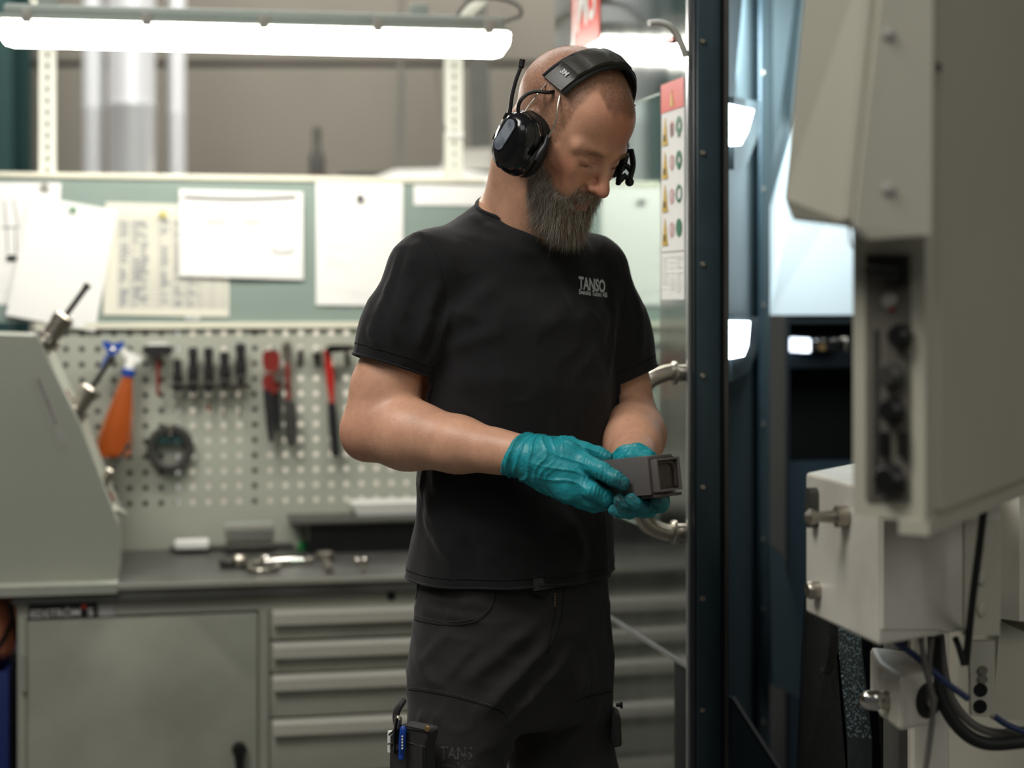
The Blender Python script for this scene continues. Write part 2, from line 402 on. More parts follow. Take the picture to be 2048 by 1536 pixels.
sp = build('info_plate', MB(BENCH).box(a2.x, b2.x, yF-.002, yF, b2.z-.002, a2.z), M['mag_grey'], bench)
t = MB(BENCH)
for i in range(4): t.box(a2.x+.003, b2.x-.006, yF-.003, yF-.002, a2.z-.006-i*.006, a2.z-.009-i*.006)
build('printed_line', t, M['ink'], sp, smooth=False)

# ------------------------------------------------------------------ pegboard with real holes
zb0 = WT; ztop = lb(500, 655, 0).z
pit = .0383
h0 = lb(509.6, 1002, 0)
peg = empty('pegboard', BENCH @ Vector((0, 0, WT)), 'pale grey-green perforated tool board above the worktop', 'pegboard', rot=(0, 0, BA))
n_l = int((h0.x-(XL+.02))/pit); n_r = int((XR-.03-h0.x)/pit)
mb = MB(BENCH); th = .0015
def octo(cx, cz, r, n=8): return [(cx+r*math.cos(2*math.pi*(k+.0)/n), cz+r*math.sin(2*math.pi*(k+.0)/n)) for k in range(n)]
vs = []; fs = []
for i in range(-n_l, n_r+1):
    for j in range(12):
        cx = h0.x+i*pit; cz = h0.z+j*pit; hp = pit/2
        outer = [(cx+hp, cz), (cx+hp, cz+hp), (cx, cz+hp), (cx-hp, cz+hp), (cx-hp, cz), (cx-hp, cz-hp), (cx, cz-hp), (cx+hp, cz-hp)]
        inner = octo(cx, cz, .0072)
        b0 = len(vs)
        vs += [(x, 0, z) for x, z in outer]+[(x, 0, z) for x, z in inner]+[(x, th, z) for x, z in inner]
        for q in range(8):
            q2 = (q+1) % 8
            fs.append([b0+q, b0+q2, b0+8+q2, b0+8+q]); fs.append([b0+8+q, b0+8+q2, b0+16+q2, b0+16+q])
mb._add(vs, fs)
xa = h0.x-(n_l+.5)*pit; xb = h0.x+(n_r+.5)*pit; za = h0.z-.5*pit; zb = h0.z+11.5*pit
for q in ([(xa, 0, WT), (xb, 0, WT), (xb, 0, za), (xa, 0, za)], [(xa, 0, zb), (xb, 0, zb), (xb, 0, ztop), (xa, 0, ztop)],
          [(XL, 0, WT), (xa, 0, WT), (xa, 0, ztop), (XL, 0, ztop)], [(xb, 0, WT), (XR, 0, WT), (XR, 0, ztop), (xb, 0, ztop)]):
    mb._add(q, [[0, 1, 2, 3]])
build('perforated_plate', mb, M['peg'], peg, smooth=False)
build('back_post', MB(BENCH).box(h0.x-.02, h0.x+.02, .012, .05, .0, ztop), M['grey_dk'], peg)
build('back_panel', MB(BENCH).box(XL, lb(352, 800, 0).x, .012, .05, .3, ztop), M['grey_dk'], peg)
build('top_rail', MB(BENCH).box(XL, XR, -.012, .01, lb(500, 656, 0).z, lb(500, 645, 0).z), M['rail'], peg)
# ------------------------------------------------------------------ magnet board
zb_t = lb(500, 362, 0).z; zb_b = lb(500, 645, 0).z
X0 = lb(-120, 500, 0).x
mbd = empty('magnet_board', BENCH @ Vector((0, 0, zb_b)), 'grey-green steel notice board above the perforated board', 'notice board', rot=(0, 0, BA))
build('board_sheet', MB(BENCH).box(X0, XR, -.002, .012, zb_b+.001, zb_t), M['board'], mbd, smooth=False)
build('top_trim', MB(BENCH).box(X0, XR-.02, -.010, .016, zb_t, zb_t+.014, .002), M['rail'], mbd)

# ------------------------------------------------------------------ papers, magnets
def sheet(corners, label, m='paper', yl=-.006, curl=.004, cat='paper', name='paper_sheet', group='papers on the notice board', n=8):
    c = [lb(x, y, yl) for x, y in corners]     # tl, tr, br, bl
    mb = MB(BENCH); vs = []; fs = []
    for j in range(n+1):
        for i in range(n+1):
            u = i/n; v = j/n
            p = (c[0]*(1-u)+c[1]*u)*(1-v)+(c[3]*(1-u)+c[2]*u)*v
            p.y = yl-curl*(math.sin(u*3.0+1)*v**2+.5*v*u)
            vs.append(p)
    m1 = len(vs); vs += [Vector((p.x, p.y+.0006, p.z)) for p in vs]
    for j in range(n):
        for i in range(n):
            a = j*(n+1)+i; q = [a+n+1, a+n+2, a+1, a]
            fs.append(q); fs.append([x+m1 for x in q[::-1]])
    for i in range(n):
        fs.append([i, i+1, i+1+m1, i+m1]); a = n*(n+1)+i; fs.append([a+1, a, a+m1, a+1+m1])
        a = i*(n+1); fs.append([a+n+1, a, a+m1, a+n+1+m1]); a = i*(n+1)+n; fs.append([a, a+n+1, a+n+1+m1, a+m1])
    mb._add(vs, fs)
    return tag(build(name, mb, M[m]), label, cat, group), c
def magnet(px, py, label, m, yl=-.0085, r=.0085):
    c = lb(px, py, yl); 
    return tag(build('magnet', MB(BENCH).lathe([(r*.9, 0), (r, .002), (r, .008), (r*.8, .011)], (c.x, yl, c.z), (0, -1, 0), 18), M[m]), label, 'magnet', 'magnets on the notice board')
def marks(o, rects, m, yl, name='printed_line'):
    mb = MB(BENCH)
    for x0, y0, x1, y1 in rects:
        a = lb(x0, y0, yl); b = lb(x1, y1, yl); mb.box(a.x, b.x, yl-.0002, yl, b.z, a.z)
    return build(name, mb, m, o, smooth=False)
s1, _ = sheet([(-70, 364), (122, 366), (112, 606), (-70, 612)], 'white sheet with a tool holder drawing at the left edge of the board', yl=-.004, curl=.0)
dl = MB(BENCH)
for a, b, r in (((8, 400), (14, 470), .0012), ((26, 398), (36, 452), .0012), ((14, 470), (15, 505), .0012), ((31, 455), (31, 505), .0012), ((4, 455), (38, 455), .0015)):
    dl.tube([lb(*a, -.005), lb(*b, -.005)], r, 5)
a = lb(13, 510, -.005); b = lb(33, 523, -.005); dl.box(a.x, b.x, -.0065, -.005, b.z, a.z)
build('tool_drawing', dl, M['ink_dk'], s1)
marks(s1, [(-60, 580, 20, 582), (-60, 560, 15, 561)], M['ink_lt'], -.0047)
s2, _ = sheet([(62, 390), (236, 421), (190, 663), (12, 630)], 'blank white sheet hung askew under the green magnet', yl=-.012, curl=.006)
s3, _ = sheet([(212, 404), (458, 412), (458, 634), (206, 630)], 'grid table sheet partly under the sleeve, yellow magnet on it', 'paper2', yl=-.006, curl=.001)
g = [(236, 440+i*7.2, 452, 441.2+i*7.2) for i in range(25)]
g2 = [(x, 438, x+1.5, 618) for x in (236, 262, 290, 318, 346, 372, 398, 424, 450)]
marks(s3, g+g2, M['ink'], -.0075)
r_ = random.Random(3)
marks(s3, [(x+3, 442+i*7.2, x+3+r_.uniform(6, 18), 446+i*7.2) for i in range(24) for x in (238, 264, 278, 320, 348, 374) if r_.random() < .8], M['ink'], -.0078, 'table_entry')['kind'] = 'stuff'
marks(s3, [(212, 432, 458, 434)], M['mag_y'], -.0078)
s4, c4 = sheet([(358, 378), (606, 384), (607, 559), (358, 552)], 'white plastic sleeve with a black top strip', yl=-.012, curl=.004, name='plastic_sleeve', cat='sleeve')
t = MB(BENCH); pts = [lb(368+i*22.4, 393+4*math.sin(i/10*math.pi), -.0165) for i in range(11)]
t.tube(pts, .0024, 6); build('top_strip', t, M['black'], s4)
marks(s4, [(412, 430, 452, 444), (486, 430, 520, 444), (544, 484, 552, 502), (578, 484, 586, 502), (552, 500, 578, 504)], M['ink_lt'], -.0175, 'printed_mark')['kind'] = 'stuff'
s5, _ = sheet([(632, 362), (806, 364), (806, 612), (632, 610)], 'white sheet held by the round black magnet', yl=-.006, curl=.002)
marks(s5, [(658, 474, 668, 480), (660, 492, 690, 494), (655, 515, 672, 520), (655, 530, 700, 532), (650, 580, 720, 581), (700, 588, 760, 590)], M['ink_lt'], -.0085)
s6, _ = sheet([(828, 370), (1010, 372), (1010, 412), (828, 410)], 'low white strip of paper behind the man\'s shoulder', yl=-.006, curl=0)
magnet(720, 397, 'round black magnet on the sheet behind the man', 'black')
magnet(146, 419, 'round green magnet on the askew blank sheet', 'mag_g', -.0135, .007)
magnet(326, 429, 'round yellow magnet on the grid table sheet', 'mag_y', -.008)
magnet(90, 374, 'grey magnet on the leftmost sheet with the drawing', 'mag_grey', -.0055, .01)
b6 = lb(385, 635, -.003)
o = tag(build('small_label', MB(BENCH).box(b6.x-.017, b6.x+.017, -.0045, -.002, b6.z-.006, b6.z+.006), M['white_pl']), 'small white and blue sticker below the grid table sheet', 'sticker')
t = MB(BENCH); add_text(t, '5115', (b6.x-.013, -.0048, b6.z-.004), (1, 0, 0), (0, 0, 1), .011, .01, 1.0)
build('sticker_lettering', t, M['blue'], o, smooth=False)

# ------------------------------------------------------------------ lamp and its uprights
yl = -.51
L0 = lb(0, 66, yl); L1 = lb(1012, 90, yl); ang = math.atan2(L1.z-L0.z, L1.x-L0.x)
lamp = empty('batten_lamp', BENCH @ ((L0+L1)/2), 'long lit fluorescent lamp hanging over the notice board', 'lamp', rot=(0, 0, BA))
ll = (L1-L0).length; MLp = BENCH @ Matrix.Translation((L0+L1)/2) @ Matrix.Rotation(-ang, 4, 'Y')
df = MB(MLp); hw = .052; prof = [(-hw, .020), (-hw+.004, -.006), (-hw*.6, -.024), (0, -.029), (hw*.6, -.024), (hw-.004, -.006), (hw, .020)]
n = len(prof); vs = []; xs_ = [(-ll/2, .55), (-ll/2+.012, .9), (-ll/2+.03, 1), (ll/2-.03, 1), (ll/2-.012, .9), (ll/2, .55)]
for x, s in xs_:
    for y, z in prof: vs.append((x, y*(.6+.4*s), .02+(z-.02)*s))
fs = [[i*n+k, i*n+k+1, (i+1)*n+k+1, (i+1)*n+k] for i in range(len(xs_)-1) for k in range(n-1)]+[[i*n, (i+1)*n, (i+1)*n+n-1, i*n+n-1] for i in range(len(xs_)-1)]
fs += [list(range(n))[::-1], [(len(xs_)-1)*n+k for k in range(n)]]
df._add(vs, fs); build('diffuser', df, M['lamp_on'], lamp)
hs = MB(MLp).box(-ll/2, ll/2, -.055, .055, .022, .034, .003).box(-ll/2+.01, ll/2-.01, -.045, .045, .034, .058, .008)
build('housing', hs, M['lamp_body'], lamp)
for i in range(5):
    x = -ll/2+.06+(ll-.11)*i/4
    build('clip', MB(MLp).box(x-.011, x+.011, -.060, -.052, .014, .045, .002), M['mag_grey'], lamp)
for x in (-ll/2+.1, ll/2-.2): build('mount', MB(MLp).box(x-.02, x+.02, -.02, .02, .058, .085, .004), M['lamp_body'], lamp)
lc = [MLp @ Vector(p) for p in ((ll/2-.12, .0, .055), (ll/2-.08, .01, .1), (ll/2-.02, .02, .11), (ll/2+.03, .02, .095), (ll/2+.035, .01, .07), (ll/2-.01, 0, .05), (ll/2-.04, 0, .035))]
tag(build('supply_cable', MB().tube(bez(lc, 6), .0045, 8), M['hose'], lamp), 'looped grey cable at the lamp end')
for (px, lbl) in ((95, 'left perforated white upright carrying the lamp'), (908, 'right perforated white upright carrying the lamp, nearest the man')):
    a = lb(px-17, 300, .02); b = lb(px+17, 300, .02); zA = zb_t-.2; zB = lb(px, 60, .02).z+.02
    e = empty('lamp_upright', BENCH @ Vector(((a.x+b.x)/2, .03, zA)), lbl, 'upright', 'lamp uprights', rot=(0, 0, BA))
    um = MB(BENCH); xm = (a.x+b.x)/2; sw = .0035; k = zA
    um.box(a.x, xm-sw, .013, .017, zA, zB); um.box(xm+sw, b.x, .013, .017, zA, zB)
    z = zA; 
    while z < zB-.03:
        um.box(xm-sw, xm+sw, .0135, .0165, z, z+.014); z += .0285
    um.box(a.x, a.x+.002, .017, .045, zA, zB); um.box(b.x-.002, b.x, .017, .045, zA, zB)
    build('slotted_profile', um, M['upright'], e, smooth=False)
    build('lamp_arm', MB(BENCH).box(xm-.012, xm+.012, -.51, .03, zB-.02, zB, .002), M['upright'], e)
o = lb(908, 270, .012); build('cable_clip', MB(BENCH).box(o.x-.024, o.x+.024, .005, .013, o.z-.006, o.z+.006), M['white_pl'], bpy.data.objects['lamp_upright.001'])
tag(build('thin_cable', MB(BENCH).tube(bez([lb(882, 110, -.1), lb(872, 150, .0), lb(880, 215, .01), lb(893, 270, .008)], 6), .0018, 6), M['hose']), 'thin wire sagging beside the right lamp upright', 'cable')

# ------------------------------------------------------------------ tools on the pegboard
def hook(x, z, L=.035, r=.0035):
    return MB(BENCH).tube([(x, 0, z), (x, -L*.7, z), (x, -L, z+.012)], r, 8)
def screwdriver(px, y0, y1, y2, tip, label, w=1.0):
    a = lb(px, y0, -.03); b = lb(px, y1, -.03); c = lb(px, y2, -.03); x = a.x
    e = empty('screwdriver', BENCH @ Vector((x, -.03, a.z)), label, 'screwdriver', 'screwdrivers on the tool board', rot=(0, 0, BA))
    H = a.z-b.z; R = .0125*w
    build('grip', MB(BENCH).lathe([(R*.55, 0), (R*.85, -.004), (R, -H*.12), (R*.72, -H*.3), (R*1.02, -H*.5), (R, -H*.75), (R*.6, -H*.86), (R*.75, -H*.95), (R*.4, -H)], (x, -.03, a.z), (0, 0, 1), 14), M['rubber'], e)
    build('collar', MB(BENCH).lathe([(R*.9, -.004), (R*1.08, -.001), (R*1.08, .003), (R*.9, .006)], (x, -.03, b.z+H*.22), (0, 0, 1), 14), M['grey_dk'], e)
    build('blade', MB(BENCH).lathe([(.0033, 0), (.0033, -(b.z-c.z)*.93), (.002, -(b.z-c.z))], (x, -.03, b.z+.004), (0, 0, 1), 8), M['steel'], e)
    if tip: tag(build('tip', MB(BENCH).lathe([(.005, 0), (.005, .012)], (x, -.03, c.z), (0, 0, 1), 8), M['red_dk'], e), 'reddish tip')
    return e
for p in ((355, 718, 782, 822, 0, 'short black screwdriver, first from the left, next to the T-handle', .9), (386, 694, 786, 820, 0, 'black screwdriver, second from the left in the row', 1),
          (417, 694, 786, 822, 1, 'black screwdriver with a reddish shaft tip, middle of the row', 1), (449, 703, 778, 842, 0, 'black screwdriver, fourth from the left with long thin shaft', 1.05),
          (481, 686, 772, 842, 0, 'longest black screwdriver, rightmost of the row', 1.1)): screwdriver(*p)
ra = lb(340, 756, -.028); rb = lb(500, 768, -.028)
e = empty('tool_rail', BENCH @ Vector(((ra.x+rb.x)/2, -.01, rb.z)), 'narrow steel rail holding the screwdriver row', 'rail', rot=(0, 0, BA))
rl = MB(BENCH); xr = ra.x
for px in (355, 386, 417, 449, 481):
    x = lb(px, 760, -.03).x; rl.box(xr, x-.006, -.04, -.018, rb.z-.001, rb.z+.002); xr = x+.006
rl.box(xr, rb.x, -.04, -.018, rb.z-.001, rb.z+.002); rl.box(ra.x, rb.x, -.018, -.016, rb.z-.012, rb.z+.002)
build('rail_plate', rl, M['steel'], e, smooth=False)
for px in (372, 466): q = lb(px, 762, 0); build('peg_pin', MB(BENCH).tube([(q.x, 0, rb.z-.004), (q.x, -.018, rb.z-.004)], .003, 8), M['steel'], e)
# T-handle key
a = lb(283, 702, -.035); b = lb(348, 702, -.035); c = lb(316, 790, -.035)
e = empty('t_handle_key', BENCH @ Vector(((a.x+b.x)/2, -.035, a.z)), 'black T-handle key with a pale top, left of the screwdrivers', 'tool', rot=(0, 0, BA))
build('crossbar', MB(BENCH).prism([(a.x, -.048, a.z+.004), (a.x+.012, -.048, a.z+.014), (b.x-.012, -.048, a.z+.014), (b.x, -.048, a.z+.004), (b.x-.008, -.048, a.z-.008), (c.x+.012, -.048, a.z-.016), (c.x-.012, -.048, a.z-.016), (a.x+.008, -.048, a.z-.008)], (0, .026, 0)), M['rubber'], e)
tag(build('cap', MB(BENCH).prism([(a.x+.010, -.049, a.z+.014), (a.x+.02, -.049, a.z+.020), (b.x-.02, -.049, a.z+.020), (b.x-.010, -.049, a.z+.014)], (0, .028, 0)), M['white_pl'], e), 'pale top cap')
build('shaft', MB(BENCH).tube([(c.x, -.035, a.z-.01), (c.x, -.035, c.z)], .0045, 8), M['red_dk'], e)
build('hanging_hook', MB(BENCH).tube([(c.x+.012, 0, a.z-.02), (c.x+.012, -.05, a.z-.02), (c.x+.012, -.055, a.z-.01)], .003, 8), M['steel'], e)
# red pliers hanging
def outline(pts, yl, th, name, m, par):
    return build(name, MB(BENCH).prism([lb(x, y, yl) for x, y in pts], (0, th, 0)), m, par)
c = lb(543, 780, -.03)
e = empty('plier_wrench', BENCH @ Vector(c), 'dark red hook pliers with long black grips', 'pliers', rot=(0, 0, BA))
outline([(526, 706), (536, 700), (556, 702), (560, 712), (557, 738), (550, 744), (530, 742), (525, 726)], -.045, .012, 'jaw', M['red_dk'], e)
outline([(530, 748), (556, 746), (566, 756), (560, 775), (548, 790), (530, 786), (524, 762)], -.04, .012, 'joint', M['red_dk'], e)
outline([(526, 780), (544, 782), (548, 830), (546, 882), (538, 886), (533, 850)], -.046, .014, 'grip', M['rubber'], e)
outline([(545, 780), (556, 778), (561, 820), (558, 860), (551, 864), (548, 828)], -.03, .014, 'grip', M['rubber'], e)
build('hanging_hook', hook(lb(543, 705, 0).x, lb(543, 705, 0).z, .05), M['green'], e)
# adjustable wrench with grey grip
c = lb(578, 790, -.03)
e = empty('adjustable_wrench', BENCH @ Vector(c), 'steel adjustable wrench with dark grey grip, right of the red pliers', 'wrench', rot=(0, 0, BA))
outline([(563, 700), (566, 686), (580, 682), (584, 694), (584, 712), (578, 724), (568, 722)], -.036, .01, 'head', M['steel'], e)
outline([(569, 722), (579, 722), (582, 800), (572, 800)], -.034, .007, 'shank', M['red_dk'], e)
outline([(568, 800), (590, 804), (595, 850), (590, 892), (578, 894), (571, 880)], -.042, .016, 'grip', M['grey_dk'], e)
outline([(546, 752), (560, 744), (572, 752), (566, 764), (552, 764)], -.052, .006, 'jaw_hook', M['steel'], e)
build('hanging_hook', hook(lb(572, 696, 0).x, lb(572, 696, 0).z, .045), M['steel'], e)
# red wrench with black grip
c = lb(661, 800, -.03)
e = empty('torque_wrench', BENCH @ Vector(c), 'red and black long handled wrench nearest the man', 'wrench', rot=(0, 0, BA))
outline([(648, 700), (662, 698), (668, 760), (668, 808), (660, 806), (653, 760)], -.036, .012, 'arm', M['red'], e)
outline([(656, 806), (670, 806), (674, 826), (680, 908), (676, 914), (664, 912), (658, 850)], -.04, .018, 'grip', M['rubber'], e)
outline([(654, 706), (652, 694), (660, 690), (700, 690), (712, 693), (712, 700), (690, 704), (666, 706)], -.05, .012, 'head', M['chrome'], e)
build('hanging_hook', hook(lb(657, 720, 0).x, lb(657, 720, 0).z, .035), M['steel'], e)
# empty hooks
for i, (px, lbl) in enumerate(((601, 'empty steel hook between the wrenches'), (633, 'empty hook with a broad bright top left of the red wrench'), (694, 'empty steel hook nearest the man\'s sleeve'))):
    q = lb(px, 705, 0)
    e = empty('tool_hook', BENCH @ Vector((q.x, -.01, q.z)), lbl, 'hook', 'empty hooks on the tool board', rot=(0, 0, BA))
    build('hook_plate', MB(BENCH).box(q.x-.007, q.x+.007, -.006, 0, q.z-.034, q.z+.008, .002), M['grey_dk'], e)
    if px == 633: build('hook_arm', MB(BENCH).box(q.x-.014, q.x+.014, -.04, -.006, q.z-.004, q.z+.006, .003), M['chrome'], e)
    else: build('hook_arm', MB(BENCH).tube([(q.x, -.006, q.z), (q.x, -.03, q.z), (q.x, -.04, q.z+.012)], .004, 8), M['chrome'], e)
# ring
c = lb(341, 896, -.012)
e = empty('clamp_ring', BENCH @ Vector((c.x, -.012, c.z)), 'black round collar ring hanging low on the tool board', 'ring', rot=(0, 0, BA))
R = .058
rg = MB(BENCH); n = 36; vs = []; fs = []
prof = [(R*.62, -.002), (R*.62, -.026), (R*.74, -.032), (R*.93, -.032), (R, -.026), (R, -.002)]
for k in range(n):
    a_ = 2*math.pi*k/n
    for r, y in prof: vs.append((c.x+r*math.cos(a_), y, c.z+r*math.sin(a_)))
m_ = len(prof)
for k in range(n):
    for j in range(m_):
        fs.append([k*m_+j, k*m_+(j+1) % m_, ((k+1) % n)*m_+(j+1) % m_, ((k+1) % n)*m_+j])
rg._add(vs, fs); build('outer_ring', rg, M['grey_dk'], e)
build('upper_lug', MB(BENCH).prism([(c.x+R*.62*math.cos(t), -.008, c.z+R*.62*math.sin(t)) for t in [math.radians(x) for x in range(20, 161, 14)]], (0, -.018, 0)), M['green'], e)
build('hanging_hook', hook(c.x, c.z+R*.45, .04), M['steel'], e)
build('clip', MB(BENCH).box(c.x-.006, c.x+.006, -.038, -.03, c.z+R*.75, c.z+R*1.05, .002), M['steel'], e)

# spray bottle hanging by its trigger, tilted
hp = lb(228, 705, 0)
e = empty('spray_bottle', BENCH @ Vector((hp.x, -.06, lb(230, 915, -.06).z)), 'translucent orange spray bottle with blue and white trigger head', 'spray bottle', rot=(0, 0, BA))
A = lb(255, 752, -.06); B = lb(222, 912, -.06); ax = (B-A).normalized(); H = (B-A).length
w0 = lb(275, 800, -.06).x-lb(242, 800, -.06).x
sd = Vector((0, -1, 0)).cross(ax); sd = -sd if sd.x < 0 else sd
bt = MB(BENCH); vs = []; fs = []; nn = 20
for (h, r, ry) in ((0, .013, .013), (.012, .0155, .015), (H*.45, .033, .028), (H*.92, .0475, .036), (H*.993, .0485, .037), (H, .047, .036)):
    for k in range(nn):
        t = 2*math.pi*k/nn; vs.append(A+ax*h+Vector((1, 0, 0))*(r*math.cos(t))+Vector((0, -1, 0))*(ry*math.sin(t)))
for i in range(5):
    for k in range(nn): fs.append([i*nn+k, (i+1)*nn+k, (i+1)*nn+(k+1) % nn, i*nn+(k+1) % nn])
fs += [list(range(nn)), [5*nn+k for k in range(nn)][::-1]]
bt._add(vs, fs); build('bottle_body', bt, M['orange'], e)
build('cap_ring', MB(BENCH).lathe([(.0165, 0), (.0165, -.016), (.014, -.018)], A, tuple(ax), 18), M['blue'], e)
build('neck', MB(BENCH).lathe([(.013, -.014), (.012, -.03), (.009, -.045), (.007, -.05)], A, tuple(ax), 16), M['white_pl'], e)
outline([(262, 732), (240, 700), (244, 694), (284, 716), (280, 724)], -.068, .016, 'head', M['white_pl'], e)
outline([(203, 683), (214, 682), (226, 688), (246, 682), (250, 690), (238, 702), (228, 712), (212, 736), (200, 740), (206, 722), (216, 704), (206, 692)], -.07, .02, 'trigger', M['blue'], e)
build('hanging_hook', hook(hp.x, hp.z, .075), M['steel'], e)

# ------------------------------------------------------------------ tool rack at the left (slanted side panel)
ys = yF+.02
pts = [(-40, 668), (76, 672), (96, 720), (160, 850), (236, 1048), (236, 1172), (0, 1190), (-40, 1192)]
cc = lb(100, 1180, ys)
rack = empty('tool_rack', BENCH @ Vector((cc.x, ys+.1, WT)), 'slanted grey-green steel tool rack standing on the left end of the worktop', 'tool rack', rot=(0, 0, BA))
q = [lb(x, y, ys) for x, y in pts]; zb_ = WT+.002
for v in q:
    if v.z < WT+.02: v.z = zb_
build('side_panel', MB(BENCH).prism(q, (0, .02, 0)), M['rack'], rack, smooth=False)
q2 = [v+Vector((0, .26, 0)) for v in q]
build('side_panel', MB(BENCH).prism(q2, (0, .02, 0)), M['rack'], rack, smooth=False)
fr = MB(BENCH)
for a, b in ((0, 1), (1, 2), (2, 3), (3, 4), (4, 5)):
    fr.prism([q[a]+Vector((0, .02, 0)), q[b]+Vector((0, .02, 0)), q[b]+Vector((0, .26, 0)), q[a]+Vector((0, .26, 0))], ((q[b]-q[a]).cross(Vector((0, 1, 0))).normalized()*(-.004)))
build('rack_front', fr, M['rack'], rack, smooth=False)
a = lb(66, 752, ys); b = lb(122, 892, ys); d = (b-a).normalized(); s_ = Vector((0, -1, 0)).cross(d); s_ = -s_ if s_.x < 0 else s_
lab = build('label_strip', MB(BENCH).prism([a, a+s_*.014, b+s_*.014, b], (0, -.001, 0)), M['mag_grey'], rack, smooth=False)
t = MB(BENCH); add_text(t, 'TOOLHOLDER RACK 40', a+Vector((0, -.0014, 0))+d*.008+s_*.004, d, s_, .0105, .0, .95)
build('strip_lettering', t, M['ink_dk'], lab, smooth=False)
u = MB(BENCH).box(q[6].x-.2, q[5].x, yF-.031, ys+.28, WT+.0012, WT+.0045).box(q[6].x-.2, q[5].x, yF-.031, yF-.028, WT-.016, WT+.0012)
build('base_flange', u, M['rack'], rack, smooth=False)
def rackpt(t, y): # along slanted front
    p1 = q[2]; p2 = q[4]; v = p1+(p2-p1)*t; return Vector((v.x, ys+y, v.z))
sl = (q[4]-q[2]).normalized(); outn = Vector((0, 1, 0)).cross(sl); outn = -outn if outn.x < 0 else outn
def holder(t, y, L, rod, label, sc=1.0, px=None):
    base = px if px else rackpt(t, y)
    e = empty('tool_holder', BENCH @ base, label, 'tool holder', 'tool holders in the slanted rack', rot=(0, 0, BA))
    build('taper', MB(BENCH).lathe([(.012*sc, -.05*sc), (.022*sc, -.006), (.0315*sc, 0), (.0315*sc, .006*sc), (.026*sc, .009*sc), (.0315*sc, .013*sc), (.0315*sc, .019*sc), (.022*sc, .022*sc)], base, tuple(outn), 20), M['chrome'], e)
    build('collet_chuck', MB(BENCH).lathe([(.021*sc, .02*sc), (.021*sc, .05*sc), (.024*sc, .052*sc), (.024*sc, .072*sc), (.018*sc, .078*sc)], base, tuple(outn), 20), M['steel'], e)
    if rod: build('boring_bar', MB(BENCH).lathe([(.0065*sc, .07*sc), (.0065*sc, .07+L), (.008*sc, .07+L), (.008*sc, .082+L)], base, tuple(outn), 10), M['grey_dk'], e)
    return e
w1 = lb(92, 668, ys+.05); outn = (lb(164, 582, ys+.05)-lb(106, 662, ys+.05)).normalized()
holder(0, 0, .08, True, 'chromed tool holder with a long dark rod at the top corner of the rack', 1.0, lb(90, 688, ys+.05))
outn = (lb(236, 700, ys+.07)-lb(182, 780, ys+.07)).normalized()
holder(0, 0, .075, True, 'chromed tool holder with a grey rod halfway down the rack', .95, lb(146, 830, ys+.07))
holder(0, 0, .03, True, 'small chromed tool holder low on the rack under the spray bottle', .55, lb(202, 972, ys+.07))
for t_ in (.24, .45, .86):
    r0 = rackpt(t_, .08); build('red_clip', MB(BENCH).tube([r0-sl*.014+outn*.002, r0+sl*.014+outn*.002], .006, 8), M['red_dk'], rack)
build('socket', MB(BENCH).lathe([(.03, -.006), (.034, 0), (.03, .004)], rackpt(.93, .1), tuple(outn), 16), M['edge'], rack)
e = rackpt(.98, .03)

# ------------------------------------------------------------------ things on the worktop
def on_top(px, py): return BZ(px, py, WT)
a = on_top(348, 1104); b = on_top(575, 1106)
tray = tag(build('rubber_mat', MB(BENCH).box(a.x-.01, b.x+.02, a.y-.005, a.y+.07, WT+.0005, WT+.009, .002), M['grey_dk']), 'thin dark mat at the back of the worktop', 'mat')
c = BZ(384, 1100, WT+.009)
e = empty('eraser_block', BENCH @ Vector((c.x, c.y+.02, WT+.009)), 'small white block on the dark mat', 'block', rot=(0, 0, BA))
build('block_body', MB(BENCH).box(c.x-.042, c.x+.042, c.y, c.y+.045, WT+.009, WT+.032, .006), M['white_pl'], e)
tm = MB(BENCH)
for i in range(4): tm.box(c.x-.022+i*.013, c.x-.014+i*.013, c.y-.0008, c.y, WT+.014, WT+.022)
build('printed_mark', tm, M['ink_lt'], e, smooth=False)
c = BZ(500, 1100, WT+.009)
e = empty('bit_case', BENCH @ Vector((c.x, c.y+.04, WT+.009)), 'grey clear-lidded bit case on the dark mat', 'case', rot=(0, 0, BA))
build('case_base', MB(BENCH).box(c.x-.062, c.x+.062, c.y, c.y+.05, WT+.009, WT+.02, .003), M['grey_dk'], e)
build('case_lid', MB(BENCH).box(c.x-.06, c.x+.06, c.y+.03, c.y+.05, WT+.022, WT+.072, .005), M['clear'], e)
build('case_lid_rim', MB(BENCH).box(c.x-.061, c.x+.061, c.y+.026, c.y+.030, WT+.05, WT+.07, .002), M['mag_grey'], e)
for i in range(8):
    x = c.x-.05+i*.0143; build('bit', MB(BENCH).lathe([(.0045, 0), (.0045, .022), (.003, .028)], (x, c.y+.016, WT+.02), (0, 0, 1), 8), M['steel'], e)
# shelf tray at the back with black bin
a = BZ(618, 1108, WT); xb = XR-.03
e = empty('bench_shelf', BENCH @ Vector(((a.x+xb)/2, -.1, WT)), 'low dark shelf box at the back of the worktop behind the man', 'shelf', rot=(0, 0, BA))
zt_ = lb(700, 1046, a.y).z
build('front_panel', MB(BENCH).box(a.x, xb, a.y, a.y+.01, WT+.001, zt_-.002), M['black'], e)
build('side_panel', MB(BENCH).box(a.x, a.x+.01, a.y+.01, -.01, WT+.001, zt_-.002), M['black'], e)
build('side_panel', MB(BENCH).box(xb-.01, xb, a.y+.01, -.01, WT+.001, zt_-.002), M['black'], e)
sx = lb(582, 1035, a.y-.02).x
build('shelf_top', MB(BENCH).box(sx, xb, a.y-.02, -.008, zt_, zt_+.008, .002), M['grey_dk'], e)
c = BZ(705, 1032, zt_+.008)
e = empty('parts_tray', BENCH @ Vector((c.x+.1, c.y, zt_+.008)), 'shallow white tray on the dark shelf behind the man', 'tray', rot=(0, 0, BA))
